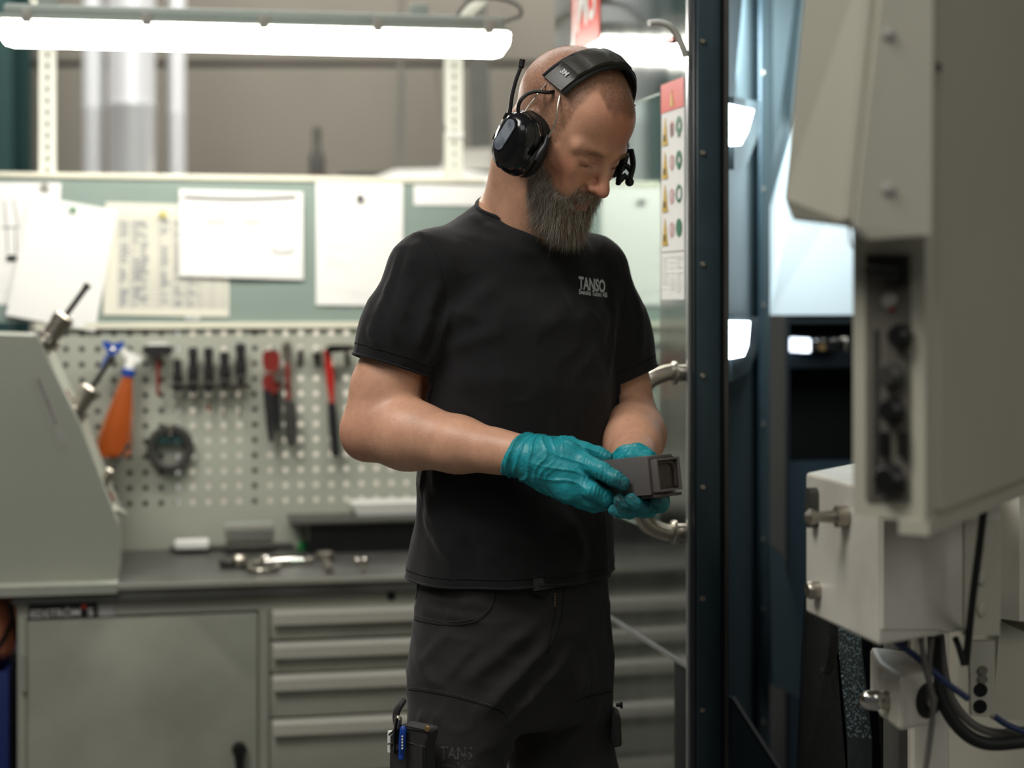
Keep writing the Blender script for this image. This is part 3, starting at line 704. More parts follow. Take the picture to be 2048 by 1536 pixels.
x0, x1, y0, y1, z0 = c.x, c.x+.24, c.y+.005, min(c.y+.09, -.012), zt_+.0085
build('tray_base', MB(BENCH).box(x0+.012, x1-.012, y0+.006, y1-.004, z0, z0+.003), M['white_pl'], e)
tw = MB(BENCH).prism([(x0+.012, y0+.006, z0), (x1-.012, y0+.006, z0), (x1, y0, z0+.028), (x0-.002, y0, z0+.028)], (0, .003, 0))
tw.prism([(x0+.012, y1-.004, z0), (x1-.012, y1-.004, z0), (x1, y1, z0+.034), (x0-.002, y1, z0+.034)], (0, -.003, 0))
tw.prism([(x0+.012, y0+.006, z0), (x0+.012, y1-.004, z0), (x0-.002, y1, z0+.034), (x0-.002, y0, z0+.028)], (.003, 0, 0))
tw.prism([(x1-.012, y0+.006, z0), (x1-.012, y1-.004, z0), (x1, y1, z0+.034), (x1, y0, z0+.028)], (-.003, 0, 0))
build('tray_wall', tw, M['white_pl'], e)
g = BZ(604, 1100, WT)
tag(build('green_cap', MB(BENCH).lathe([(.011, 0), (.012, .012), (.008, .02), (.003, .024)], (g.x, g.y, WT+.0005), (0, 0, 1), 16), M['mag_g']), 'small green cap beside the black shelf box', 'cap')
# wrenches lying on the worktop
def flat_outline(pts, z, th, name, m, par): return build(name, MB(BENCH).prism([BZ(x, y, z) for x, y in pts], (0, 0, th)), m, par)
c = BZ(560, 1130, WT)
e = empty('clamp_pliers', BENCH @ c, 'silver locking clamp lying on the worktop, left of the bolt', 'clamp', rot=(0, 0, BA))
jaw = [BZ(x, y, WT+.008) for x, y in ((530, 1124), (505, 1126), (498, 1133), (506, 1140), (530, 1141), (552, 1136), (556, 1130))]
build('jaw_loop', MB(BENCH).tube(bez(jaw, 5), .006, 8), M['steel'], e)
build('handle_bar', MB(BENCH).tube([BZ(x, y, WT+.010) for x, y in ((530, 1125), (560, 1124), (585, 1122), (606, 1121))], [.007, .010, .010, .006], 10), M['chrome'], e)
build('pivot', MB(BENCH).lathe([(.013, 0), (.013, .02), (.008, .024)], BZ(530, 1130, WT+.001), (0, 0, 1), 14), M['chrome'], e)
build('thumb_screw', MB(BENCH).tube([BZ(606, 1121, WT+.01), BZ(622, 1120, WT+.01)], [.004, .008], 8), M['steel'], e)
c = BZ(474, 1132, WT)
e = empty('ratchet_head', BENCH @ c, 'dull steel fitting lying left on the worktop', 'fitting', rot=(0, 0, BA))
build('stem', MB(BENCH).tube([BZ(445, 1125, WT+.012), BZ(466, 1128, WT+.012)], [.012, .008], 10), M['grey_dk'], e)
build('knob', MB(BENCH).lathe([(.014, 0), (.019, .006), (.019, .02), (.012, .028)], BZ(478, 1134, WT+.001), (0, 0, 1), 16), M['steel'], e)
build('lever', MB(BENCH).tube([BZ(486, 1124, WT+.02), BZ(486, 1113, WT+.02)], .006, 8), M['steel'], e)
c = BZ(650, 1125, WT)
e = empty('large_bolt', BENCH @ c, 'large steel bolt head standing on the worktop', 'bolt', rot=(0, 0, BA))
build('bolt_head', MB(BENCH).lathe([(.020, 0), (.023, .003), (.023, .013), (.018, .016)], BZ(650, 1116, WT+.004), (0, 0, 1), 6), M['steel'], e)
build('bolt_shank', MB(BENCH).tube([BZ(651, 1120, WT+.010), BZ(660, 1140, WT+.010)], .0085, 10), M['steel'], e)
c = BZ(724, 1132, WT)
e = empty('small_key', BENCH @ c, 'small silver wing key on the worktop nearest the man', 'key', rot=(0, 0, BA))
build('wing', MB(BENCH).lathe([(.006, 0), (.009, .004), (.006, .008)], BZ(716, 1122, WT+.001), (0, 0, 1), 10), M['chrome'], e)
build('wing', MB(BENCH).lathe([(.006, 0), (.009, .004), (.006, .008)], BZ(731, 1121, WT+.001), (0, 0, 1), 10), M['chrome'], e)
build('stem', MB(BENCH).tube([BZ(716, 1122, WT+.005), BZ(724, 1128, WT+.006), BZ(726, 1142, WT+.005)], .004, 8), M['steel'], e)
build('stem', MB(BENCH).tube([BZ(731, 1121, WT+.005), BZ(724, 1128, WT+.006)], .004, 8), M['steel'], e)
# things left of the bench
a = lb(-60, 1325, -.35); b = lb(27, 1325, -.35)
e = empty('blue_bin', BENCH @ Vector(((a.x+b.x)/2, -.3, 0)), 'dark blue bin standing left of the workbench', 'bin', rot=(0, 0, BA))
bx0, bx1 = a.x-.2, min(b.x, XL-.014)
bn = MB(BENCH).box(bx0, bx1, -.46, -.45, 0, a.z, .003).box(bx0, bx1, -.05, -.04, 0, a.z, .003).box(bx0, bx0+.01, -.45, -.05, 0, a.z).box(bx1-.01, bx1, -.45, -.05, 0, a.z).box(bx0, bx1, -.45, -.05, 0.0, .01)
build('bin_body', bn, M['blue_dk'], e)
zc = a.z; cl = MB(BENCH)
cm = []
for i, (px, py) in enumerate(((-60, 1322), (27, 1322), (28, 1290), (14, 1225), (2, 1200), (-20, 1192), (-60, 1192))): cm.append(lb(px, py, -.4))
for v in cm: v.x = min(v.x, XL-.014)
ob = tag(build('orange_jacket', MB(BENCH).prism(cm, (0, .2, 0)), M['salmon']), 'orange cloth bundle on the blue bin left of the workbench', 'cloth')
ob.modifiers.new('b', 'BEVEL').width = .02
st = MB(BENCH).tube([lb(22, 1205, -.43), lb(24, 1240, -.43), lb(10, 1275, -.43), lb(-20, 1320, -.43)], .006, 8)
build('strap', st, M['black'], ob)
# ================================================================== MACHINE (machine frame: x along its front, y into the machine)
def plane_hit(px, py, p0, n):
    d = Vector(((px-CX)/F, 1, -(py-HY)/F)); o = Vector((0, 0, CZ)); return o+d*((Vector(p0)-o).dot(n)/d.dot(n))
m_x = MF.to_3x3() @ Vector((1, 0, 0)); m_y = MF.to_3x3() @ Vector((0, 1, 0)); m_o = MF.translation
def MX(px, py, x=0): return MINV @ plane_hit(px, py, m_o+m_x*x, m_x)      # on plane x = const
def MY(px, py, y=0): return MINV @ plane_hit(px, py, m_o+m_y*y, m_y)      # on plane y = const
mach = empty('milling_machine', MF @ Vector((.3, .5, 0)), 'large enclosed milling machine with dark frame and open lit interior', 'machine', rot=(0, 0, math.atan2(.2297, .9733)))
tE = MX(1110, 200).y
wz0 = MX(1300, 1060).z; wz1 = 1.862; wt0 = MX(1320, 600).y; wt1 = .80; zseam = .838
DT = .03
sd = MB(MF).box(0, DT, .004, wt0, zseam+.003, 2.75).box(0, DT, wt1, tE, zseam+.003, 2.75).box(0, DT, wt0, wt1, wz1, 2.75).box(0, DT, wt0, wt1, zseam+.003, wz0)
side = build('side_sheet', sd, M['steel_door'], mach, smooth=False)
build('lower_side_sheet', MB(MF).box(.004, DT, .004, tE, .05, zseam-.003), M['steel_door'], mach, smooth=False)
build('sheet_seam', MB(MF).box(-.003, .002, .004, tE, zseam-.004, zseam+.003), M['steel_edge'], mach, smooth=False)
build('window_pane', MB(MF).box(.006, .014, wt0, wt1, wz0, wz1), M['pane'], mach, smooth=False)
build('bright_edge', MB(MF).box(-.003, DT, -.004, .005, .05, 2.75), M['steel_edge'], mach, smooth=False)
bk = MB(MF).box(DT, 1.4, tE-.03, tE, .05, 2.75); 
# right-hand column with bolts
cx1 = MY(1453, 600, -.02).x
col = MB(MF).box(.003, cx1, -.02, .09, 0.02, 2.75, .003)
colo = build('door_column', col, M['frame_dk2'], mach)
xs0 = MY(1395, 600, -.026).x; xs1 = MY(1441, 600, -.026).x
build('column_cover', MB(MF).box(xs0, xs1, -.026, -.018, .1, 2.7, .002), M['frame_dk'], colo)
build('column_lip', MB(MF).box(cx1-.006, cx1+.001, -.030, -.018, .1, 2.7, .001), M['grey_dk'], colo)
for i in range(-1, 8):
    py = 83+222.8*i; b = MY(1405, py, -.026)
    build('bolt', MB(MF).lathe([(.0052, 0), (.0052, .002), (.0035, .0045)], (b.x, -.026, b.z), (0, -1, 0), 12), M['steel'], colo)
# warning placard
a = MX(1325, 170); b = MX(1370, 156); z_t = 1.873; z_b = MX(1347, 599).z
y0, y1 = b.y, a.y; W_ = y1-y0
sg = empty('warning_placard', MF @ Vector((-.002, (y0+y1)/2, z_b)), 'tall white safety placard with red header and pictogram rows on the steel side', 'sign', rot=(0, 0, math.atan2(.2297, .9733)))
build('placard_sheet', MB(MF).box(-.002, 0, y0, y1, z_b, z_t), M['paper'], sg, smooth=False)
H_ = z_t-z_b
build('header_band', MB(MF).box(-.003, -.002, y0, y1, z_t-.052*1, z_t), M['sign_red'], sg, smooth=False)
def tri(cy, cz, w, h, m, name, d=-.0035): build(name, MB(MF).prism([(d, cy-w/2, cz-h/2), (d, cy+w/2, cz-h/2), (d, cy, cz+h/2)], (.0006, 0, 0)), M[m], sg, smooth=False)
tri(y0+W_*.5, z_t-.030, .018, .030, 'yellow', 'header_triangle', -.004)
def ring(cy, cz, r, w, m, name, d=-.003, fill=False):
    mb = MB(MF); n = 20; vs = []; fs = []
    for k in range(n):
        t = 2*math.pi*k/n
        for rr in ((0 if fill else r-w), r): vs.append((d, cy+rr*math.cos(t), cz+rr*math.sin(t)))
    for k in range(n):
        k2 = (k+1) % n; fs.append([2*k, 2*k2, 2*k2+1, 2*k+1])
    mb._add(vs, fs); build(name, mb, M[m], sg, smooth=False)
rowh = .0605
for i in range(4):
    zc = z_t-.052-.035-i*rowh
    tri(y0+W_*.82, zc, W_*.25, .050, 'yellow', 'warning_triangle')
    build('triangle_mark', MB(MF).box(-.0045, -.0035, y0+W_*.79, y0+W_*.85, zc-.018, zc-.006), M['ink_dk'], sg, smooth=False)
    ring(y0+W_*.51, zc+.002, W_*.11, .004, 'pink', 'prohibition_ring')
    ang_ = MB(MF).prism([(-.003, y0+W_*.45, zc+.010), (-.003, y0+W_*.47, zc+.014), (-.003, y0+W_*.57, zc-.010), (-.003, y0+W_*.55, zc-.014)], (.0006, 0, 0))
    build('prohibition_bar', ang_, M['pink'], sg, smooth=False)
    if i == 0: build('stop_mark', MB(MF).box(-.0035, -.003, y0+W_*.49, y0+W_*.53, zc-.012, zc+.012), M['ink_dk'], sg, smooth=False)
    ring(y0+W_*.20, zc+.004, W_*.13, .010 if i < 2 else .006, 'green_s', 'mandatory_ring', fill=(i == 3))
    if i < 3: build('mandatory_mark', MB(MF).box(-.0035, -.003, y0+W_*.15, y0+W_*.25, zc-.016+i*.003, zc-.006), M['green_s'], sg, smooth=False)
build('divider_line', MB(MF).box(-.003, -.002, y0, y1, z_t-.052-4*rowh-.012, z_t-.052-4*rowh-.0105), M['ink'], sg, smooth=False)
tl = MB(MF); r_ = random.Random(5); z = z_t-.052-4*rowh-.022
while z > z_b+.012:
    for c0, c1 in ((.66, .94), (.36, .60), (.06, .30)):
        if r_.random() < .8: tl.box(-.0028, -.002, y0+W_*(c1-(c1-c0)*r_.uniform(.5, 1)), y0+W_*c1, z, z+.0014)
    z -= .0048
build('printed_text', tl, M['ink_lt'], sg, smooth=False); sg.children
tag(bpy.data.objects['printed_text'], kind='stuff')
# red poster at the far end of the side sheet
y0, y1 = MX(1200, 50).y, MX(1146, 50).y; z_b = MX(1150, 104).z; z_t = z_b+.36
rp = tag(build('red_sign', MB(MF).box(-.002, 0, y0, y1, z_b, z_t, 0), M['sign_red'], smooth=False), 'red sign with big white lettering high on the steel side above the man', 'sign')
t = MB(MF); add_text(t, 'HI', (-.0035, y1+.02, z_b+.215), (0, -1, 0), (.0, -.0, 1), .17, .012, 1.25); add_text(t, 'JMS', (-.0035, y1-.002, z_b+.035), (0, -1, .10), (0, -.12, 1), .16, .012, .78)
build('sign_lettering', t, M['white_pl'], rp, smooth=False)
# coolant pipe stub
pp = [(1298, 46), (1318, 45), (1338, 52), (1352, 68), (1364, 92), (1371, 112)]
e = tag(build('air_hose', MB().tube(bez([P(x, y, 2.93+.01*i) for i, (x, y) in enumerate(pp)], 5), [.006]*26, 10), M['white_pl']), 'short bent pale hose above the warning placard', 'hose')
build('hose_edge', MB().tube(bez([P(x+4, y-1, 2.95+.01*i) for i, (x, y) in enumerate(pp[2:])], 5), .003, 8), M['black'], e)
o = MX(1347, 80); tag(build('red_tab', MB(MF).box(-.008, 0, o.y-.02, o.y+.02, o.z-.004, o.z+.004), M['red'], mach), 'small red tab')
# door handle
zt_ = MX(1370, 747).z; zb_ = MX(1370, 1066).z; yh = .035
e = tag(build('door_handle', MB(MF).tube(bez([(0, yh, zt_), (-.03, yh, zt_), (-.066, yh, zt_-.018), (-.082, yh, zt_-.06), (-.082, yh, (zt_+zb_)/2), (-.082, yh, zb_+.06), (-.066, yh, zb_+.018), (-.03, yh, zb_), (0, yh, zb_)], 6), .0148, 16), M['steel'], mach), 'curved tubular steel handle')
for z in (zt_, zb_): build('handle_flange', MB(MF).lathe([(.021, 0), (.021, .005), (.018, .008)], (-.012, yh, z), (-1, 0, 0), 18), M['steel'], e)
# ---- interior
def quad(pts, off, name, m, par=mach): return build(name, MB(MF).prism(pts, off), M[m], par, smooth=False)
zT = 2.72
A0 = MY(1440, 600, .14); A1 = MY(1506, 600, .78)
quad([(A0.x, .14, .3), (A1.x, .78, .3), (A1.x, .78, zT), (A0.x, .14, zT)], (-.01, 0, 0), 'inner_side_panel', 'inner')
nrm = (Vector((A1.x-A0.x, .64, 0))).cross(Vector((0, 0, 1))).normalized()          # faces right/camera
if nrm.y > 0: nrm = -nrm
Rm = MF.to_3x3()
A0w = MF @ Vector((A0.x, .14, 0)); nw = Rm @ nrm
def SP(px, py, off=0): return MINV @ plane_hit(px, py, A0w+nw*off, nw)
ribs = build('vertical_rib', MB(MF).prism([(A1.x-.004, .76, .3), (MY(1540, 600, .80).x, .80, .3), (MY(1540, 600, .80).x, .80, zT), (A1.x-.004, .76, zT)], (0, .02, 0)), M['inner'], mach, smooth=False)
build('rib_edge', MB(MF).box(A1.x-.004, A1.x+.006, .735, .765, .3, zT, .003), M['frame_dk'], mach)
for py in (145, 378, 612, 850, 1080, 1222, 1445):
    b = MY(1524, py, .775); build('bolt', MB(MF).lathe([(.009, 0), (.009, .004), (.005, .008)], (b.x, .782, b.z), (0, -1, 0), 12), M['steel'], ribs)
def led(face, hous, label):
    o = MF @ SP(*face[0]); e = empty('work_light', o, label, 'lamp', 'work lights inside the machine', rot=(0, 0, math.atan2(.2297, .9733)))
    n3 = nrm
    hp = [SP(x, y, .001) for x, y in hous]; build('lamp_housing', MB(MF).prism(hp, n3*.018), M['inner'], e, smooth=False)
    fp = [SP(x, y, .020) for x, y in face]; build('lamp_face', MB(MF).prism(fp, n3*.004), M['led'], e, smooth=False)
led([(1449, 206), (1503, 220), (1492, 262), (1478, 290), (1449, 293)], [(1449, 194), (1514, 206), (1498, 275), (1478, 325), (1449, 340)], 'bright white work light, the upper one beside the dark column')
led([(1446, 640), (1496, 643), (1492, 690), (1484, 712), (1446, 720)], [(1446, 630), (1506, 636), (1498, 700), (1482, 742), (1446, 764)], 'bright white work light, the lower one beside the dark column')
xR = 1.35
def my(px, py, y): v = MY(px, py, y); return (v.x, v.y, v.z)
quad([my(1536, 0, .84)[:2]+(zT,), my(1655, 0, .84)[:2]+(zT,), my(1624, 175, .90), my(1585, 262, .95), my(1538, 420, .88)], (0, .012, 0), 'unlit_back_sheet', 'inner')  # part outside the lamp light, the light's edge shaped as a fold
zc = my(1600, 630, .95)[2]
quad([my(1655, 0, .86)[:2]+(zT,), (xR, .95, zT), (xR, .95, zc), my(1540, 630, .95), my(1538, 418, .93), my(1585, 260, .97), my(1624, 173, .93)], (0, .012, 0), 'lit_back_sheet', 'inner_lit')  # same sheet in a brighter colour where the lamp light falls
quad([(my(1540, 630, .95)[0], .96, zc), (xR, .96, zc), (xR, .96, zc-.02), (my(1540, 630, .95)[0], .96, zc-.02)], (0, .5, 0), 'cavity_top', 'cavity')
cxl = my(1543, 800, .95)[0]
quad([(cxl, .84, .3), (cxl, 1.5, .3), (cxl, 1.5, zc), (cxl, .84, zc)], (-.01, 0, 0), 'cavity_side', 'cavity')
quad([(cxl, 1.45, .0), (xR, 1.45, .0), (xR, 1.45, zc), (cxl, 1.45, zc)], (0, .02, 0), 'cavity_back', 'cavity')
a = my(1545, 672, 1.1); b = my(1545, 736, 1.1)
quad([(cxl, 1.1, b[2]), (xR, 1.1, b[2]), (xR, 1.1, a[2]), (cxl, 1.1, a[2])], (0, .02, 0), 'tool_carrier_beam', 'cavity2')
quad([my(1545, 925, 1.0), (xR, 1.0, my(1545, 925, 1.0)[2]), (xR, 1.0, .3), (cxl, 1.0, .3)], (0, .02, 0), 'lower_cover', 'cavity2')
quad([(A0.x, .14, zT), (xR, .14, zT), (xR, 1.5, zT), (A0.x, 1.5, zT)], (0, 0, .02), 'shade_roof_sheet', 'cavity')  # roof, far side and bed: unseen, added so the interior stays dark
quad([(xR, 0, 0), (xR, 1.5, 0), (xR, 1.5, zT), (xR, 0, zT)], (.02, 0, 0), 'shade_side_sheet', 'cavity')
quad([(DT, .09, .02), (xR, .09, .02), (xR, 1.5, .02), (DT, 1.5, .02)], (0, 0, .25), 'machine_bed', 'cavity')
# touch probe
o = MY(1613, 690, 1.0)
e = empty('touch_probe', MF @ o, 'small lit probe block with metal fittings in the dark cavity', 'probe', rot=(0, 0, math.atan2(.2297, .9733)))
a = MY(1605, 677, 1.0); b = MY(1622, 705, 1.0)
build('lit_plate', MB(MF).box(a.x, b.x, 1.0, 1.09, b.z, a.z, .003), M['led_small'], e)
a = MY(1622, 680, 1.02); b = MY(1700, 703, 1.02)
build('probe_body', MB(MF).box(a.x, b.x, 1.02, 1.09, b.z, a.z, .003), M['black'], e)
for px, r in ((1640, .006), (1652, .006), (1671, .008), (1681, .008)):
    q = MY(px, 680, 1.0); build('fitting', MB(MF).sphere((q.x, 1.015, q.z), r, 8), M['chrome'], e)
a = MY(1690, 674, .99); b = MY(1699, 703, .99); build('bracket', MB(MF).box(a.x, b.x, .99, 1.02, b.z, a.z, .002).box(MY(1682, 674, .99).x, b.x, .99, 1.02, MY(1690, 682, .99).z, a.z, .002), M['chrome'], e)
q = MY(1646, 694, 1.01); build('brass_plug', MB(MF).lathe([(.009, 0), (.009, .006)], (q.x, 1.02, q.z), (0, -1, 0), 12), M['brass'], e)
# chute sheets
quad([my(1538, 1085, .70), my(1566, 1110, .74), my(1616, 1325, .80), my(1606, 1400, .72), my(1545, 1370, .62)], (.0, .012, 0), 'chip_chute', 'inner')
quad([my(1453, 1392, .10), my(1468, 1396, .10), my(1560, 1540, .14), my(1453, 1560, .10)], (0, .012, 0), 'lower_gusset', 'frame_dk')
build('gusset_edge', MB(MF).tube([my(1468, 1396, .095), my(1562, 1542, .135)], .003, 8), M['steel_edge'], mach)
b = my(1623, 1285, .85); 
# ---- black cast arm with water drops
YA = 2.75
def arm_prism(pts, Y, off, name, m, par): return build(name, MB().prism([P(x, y, yy if yy else Y) for x, y, yy in pts], off), M[m], par, smooth=False)
arm = empty('cast_arm', (P(1680, 0, YA).x, YA+.1, .2), 'black cast iron arm beaded with water drops below the pale box', 'machine arm')
arm_prism([(1618, 1190, 2.85), (1668, 1190, 2.72), (1668, 1245, 2.72), (1700, 1640, 2.72), (1594, 1640, 2.9), (1612, 1240, 2.86)], YA, (.02, .14, 0), 'arm_side', 'cast', arm)
f0, f1 = P(1668, 1190, 2.70), P(1722, 1190, 2.76)
fn = (f1-f0).cross(Vector((0, 0, 1))).normalized(); fn = -fn if fn.y > 0 else fn
build('arm_face', MB().prism([plane_hit(x, y, f0, fn) for x, y in ((1668, 1190), (1722, 1190), (1724, 1300), (1744, 1475), (1744, 1640), (1698, 1640), (1694, 1477))], (0, .12, 0)), M['cast_wet_lit'], arm, smooth=False)
arm_prism([(1740, 1240, 2.80), (1800, 1240, 2.86), (1812, 1640, 2.86), (1768, 1640, 2.80), (1758, 1450, 2.80)], YA, (0, .12, 0), 'rear_arm_face', 'cast', arm)
build('arm_lug', MB().tube(bez([P(1664, 1240, 2.70), P(1666, 1285, 2.70), P(1658, 1330, 2.715), P(1650, 1345, 2.72)], 5), .009, 8), M['cast'], arm)
dr = MB(); r_ = random.Random(11)
f0, f1 = P(1668, 1190, 2.70), P(1722, 1190, 2.76)
fn = (f1-f0).cross(Vector((0, 0, 1))).normalized(); fn = -fn if fn.y > 0 else fn
k = 0
while k < 520:
    py = r_.uniform(1250, 1475); x0 = 1668+(py-1245)*.11; x1 = 1722+max(0, (py-1300))*.12
    px = r_.uniform(x0+3, x1-2)
    p = plane_hit(px, py, f0, fn); dr.sphere(p+fn*.0002, r_.uniform(.0009, .0026)*(1 if r_.random() < .3 else .7), 3, (1, .6, 1)); k += 1
tag(build('water_drops', dr, M['water'], arm), kind='stuff')
q = P(1740, 1500, 2.8)
arm_base = build('arm_base', MB().box(P(1585, 0, 2.9).x, P(1815, 0, 2.9).x, 2.72, 3.02, .27, P(0, 1660, 2.9).z+.03, .01), M['cast'], arm)

# ================================================================== FOREGROUND CONTROL PENDANT
pA = P(1706, 700, 1.72); pB = P(1850, 700, 1.655); 
pn = Vector((pB.x-pA.x, pB.y-pA.y, 0)).cross(Vector((0, 0, 1))).normalized(); pn = -pn if pn.y > 0 else pn
zb = 1.48-445/F*1.66; ztp = 2.25
def PP(px, py, off=0): return plane_hit(px, py, pA+pn*off, pn)
u_ = Vector((pB.x-pA.x, pB.y-pA.y, 0)).normalized()
pend = empty('control_pendant', (pB.x+.15, pB.y+.2, zb), 'large beige machine control pendant filling the right edge, with dark inlay of knobs', 'control panel')
A = Vector((pA.x, pA.y, 0)); B = Vector((pB.x, pB.y, 0)); C_ = Vector((.66, 2.12, 0)); Dd = Vector((.95, 2.35, 0)); A2 = A+Vector((.12, .32, 0))
rc = [B-u_*.012, B+Vector((.0, -.001, 0)), B+Vector((.006, .010, 0))]
prof = [A]+rc+[C_, Dd, A2]
build('pendant_case', MB().prism([p+Vector((0, 0, zb)) for p in prof], (0, 0, ztp-zb)), M['beige'], pend)
rd = (C_-B).normalized(); rn = rd.cross(Vector((0, 0, 1))).normalized(); rn = -rn if rn.y > 0 else rn
rp0 = B+rd*.03+rn*.0005
build('side_panel', MB().prism([rp0+Vector((0, 0, zb+.01)), rp0+rd*.7+Vector((0, 0, zb+.01)), rp0+rd*.7+Vector((0, 0, ztp-.02)), rp0+Vector((0, 0, ztp-.02))], rn*.008), M['beige'], pend, smooth=False)
for py in (135,):
    q = plane_hit(1874, py, B+rn*.008, rn); build('screw', MB().lathe([(.005, 0), (.005, .003)], q, tuple(rn), 12), M['grey_dk'], pend)
build('bottom_lip', MB().prism([B+Vector((0, 0, zb-.012))+rn*.004, C_+Vector((0, 0, zb-.012))+rn*.004, C_+Vector((0, 0, zb+.002))+rn*.004, B+Vector((0, 0, zb+.002))+rn*.004], -rn*.03), M['beige'], pend, smooth=False)
i0 = PP(1735, 508); i1 = PP(1822, 995)
inl = build('inlay_panel', MB().prism([PP(1735, 508), PP(1822, 508), PP(1822, 1000), PP(1735, 1000)], pn*.003), M['pend_panel'], pend, smooth=False)
def knob(px, py, r, h, m, name='knob'):
    e = build(name, MB().lathe([(r*.9, 0), (r, .002), (r*.92, h*.7), (r*.7, h)], PP(px, py, .003), tuple(pn), 20), M[m], inl); return e
for px, py, r, m in ((1806, 672, .0125, 'black'), (1788, 750, .0135, 'grey_dk'), (1790, 820, .0135, 'black'), (1785, 960, .017, 'black')):
    e_ = knob(px, py, r, .014, m)
for px, py in ((1772, 888), (1810, 888)):
    c = PP(px, py, .003); build('push_button', MB().prism([c+u_*-.0045+Vector((0, 0, -.012)), c+u_*.0045+Vector((0, 0, -.012)), c+u_*.0045+Vector((0, 0, .012)), c+u_*-.0045+Vector((0, 0, .012))], pn*.006), M['black'], inl)
build('key_switch', MB().prism([PP(1742, 512, .003), PP(1820, 512, .003), PP(1820, 572, .003), PP(1790, 572, .003), PP(1765, 550, .003), PP(1742, 548, .003)], pn*.008), M['black'], inl)
build('key_lever', MB().tube([PP(1800, 548, .016), PP(1732, 540, .02)], [.007, .0045], 10), M['black'], inl)
build('indicator', MB().lathe([(.008, 0), (.007, .004)], PP(1780, 600, .003), tuple(pn), 16), M['mag_grey'], inl)
build('indicator', MB().lathe([(.003, 0), (.002, .004)], PP(1785, 620, .003), tuple(pn), 10), M['red_dk'], inl)
build('key_slot', MB().prism([PP(1748, 660, .003), PP(1760, 660, .003), PP(1760, 990, .003), PP(1748, 990, .003)], pn*.001), M['grey_dk'], inl, smooth=False)
# hood
hp = [P(1634, -260, 1.66), P(1568, 397, 1.70), P(1584, 436, 1.70), P(1712, 452, 1.60), P(1790, -260, 1.60)]
build('hood_wing', MB().prism(hp, (.01, .05, 0)), M['beige'], pend, smooth=False)
hp2 = [P(1790, -260, 1.599), P(1710, 452, 1.599), P(1740, 478, 1.60), P(1862, 470, 1.60), P(1868, -260, 1.60)]
build('hood_front', MB().prism(hp2, (.005, .05, 0)), M['beige'], pend, smooth=False)
build('hood_fold', MB().tube([P(1762, -260, 1.612), P(1696, 440, 1.612)], .008, 8), M['beige'], pend)
for px, py in ((1778, 70), (1778, 380)): build('screw', MB().lathe([(.0065, 0), (.0065, .002), (.004, .004)], P(px, py, 1.600), (0, -1, 0), 14), M['mag_grey'], pend)
build('support_arm', MB().box(.62, .72, 2.05, 3.2, 2.25, 2.33, .01).box(.46, .72, 1.8, 2.12, 2.25, 2.33, .01), M['beige'], pend)
tag(build('loop_wire', MB().tube(bez([P(1697, 440, 1.78), P(1698, 470, 1.78), P(1702, 490, 1.78), P(1712, 500, 1.78)], 6), .0012, 6), M['white_pl'], pend), 'thin white wire')
# ================================================================== JUNCTION BOX below the pendant
qA = P(1612, 1000, 2.16); qB = P(1757, 1000, 1.95); qC = P(2002, 1000, 2.08)
zt2 = 1.48-345/F*2.16; zb2 = 1.48-625/F*2.16
jn = Vector((qB.x-qA.x, qB.y-qA.y, 0)).cross(Vector((0, 0, 1))).normalized(); jn = -jn if jn.y > 0 else jn
def JP(px, py, off=0): return plane_hit(px, py, qA+jn*off, jn)
jb = empty('junction_box', ((qA.x+qC.x)/2, 2.1, zb2), 'pale painted machine box with metal knobs below the control pendant', 'machine box')
prof = [Vector((qA.x, qA.y, zb2)), Vector((qB.x, qB.y, zb2)), Vector((qC.x, qC.y, zb2)), Vector((qC.x+.05, qC.y+.3, zb2)), Vector((qA.x+.2, qA.y+.30, zb2))]
ob = build('box_shell', MB().prism(prof, (0, 0, zt2-zb2)), M['beige_lt'], jb, smooth=False)
bv = ob.modifiers.new('b', 'BEVEL'); bv.width = .004; bv.segments = 2
kn = (qC-qB); kn.z = 0; kd = kn.normalized(); kn = kd.cross(Vector((0, 0, 1))).normalized(); kn = -kn if kn.y > 0 else kn
def KP(px, py, off=0): return plane_hit(px, py, qB+kn*off, kn)
build('cover_plate', MB().prism([KP(1762, 1040), KP(1920, 1040), KP(1920, 1262), KP(1880, 1262), KP(1880, 1258), KP(1762, 1258)], kn*.003), M['beige_lt'], jb, smooth=False)
build('right_cover', MB().prism([KP(1925, 1040), KP(1996, 1040), KP(1996, 1270), KP(1925, 1270)], kn*.003), M['beige'], jb, smooth=False)
tb = MB(); c = JP(1633, 1015)
vs = []
for k in range(20):
    t = 2*math.pi*k/20; vs.append(c+Vector((jn.y*-1, jn.x, 0)).normalized()*(.009*math.cos(t))+Vector((0, 0, (.011*math.sin(t))+(.014 if math.sin(t) > 0 else -.014))))
tb.prism(vs, jn*.012); build('handle_cap', tb, M['grey_dk'], jb)
build('round_knob', MB().lathe([(.011, 0), (.011, .012), (.009, .015)], JP(1637, 1180), tuple(jn), 18), M['steel'], jb)
build('cone_knob', MB().lathe([(.013, 0), (.013, .014), (.008, .016), (.006, .034), (.010, .046), (.004, .052)], JP(1694, 1033), tuple((jn+Vector((-.5, 0, 0))).normalized()), 16), M['steel'], jb)
for px, py in ((1962, 1155), (1962, 1218), (1960, 1090)): build('screw', MB().lathe([(.009, 0), (.009, .003), (.005, .005)], KP(px, py, .003), tuple(kn), 14), M['beige'], jb)
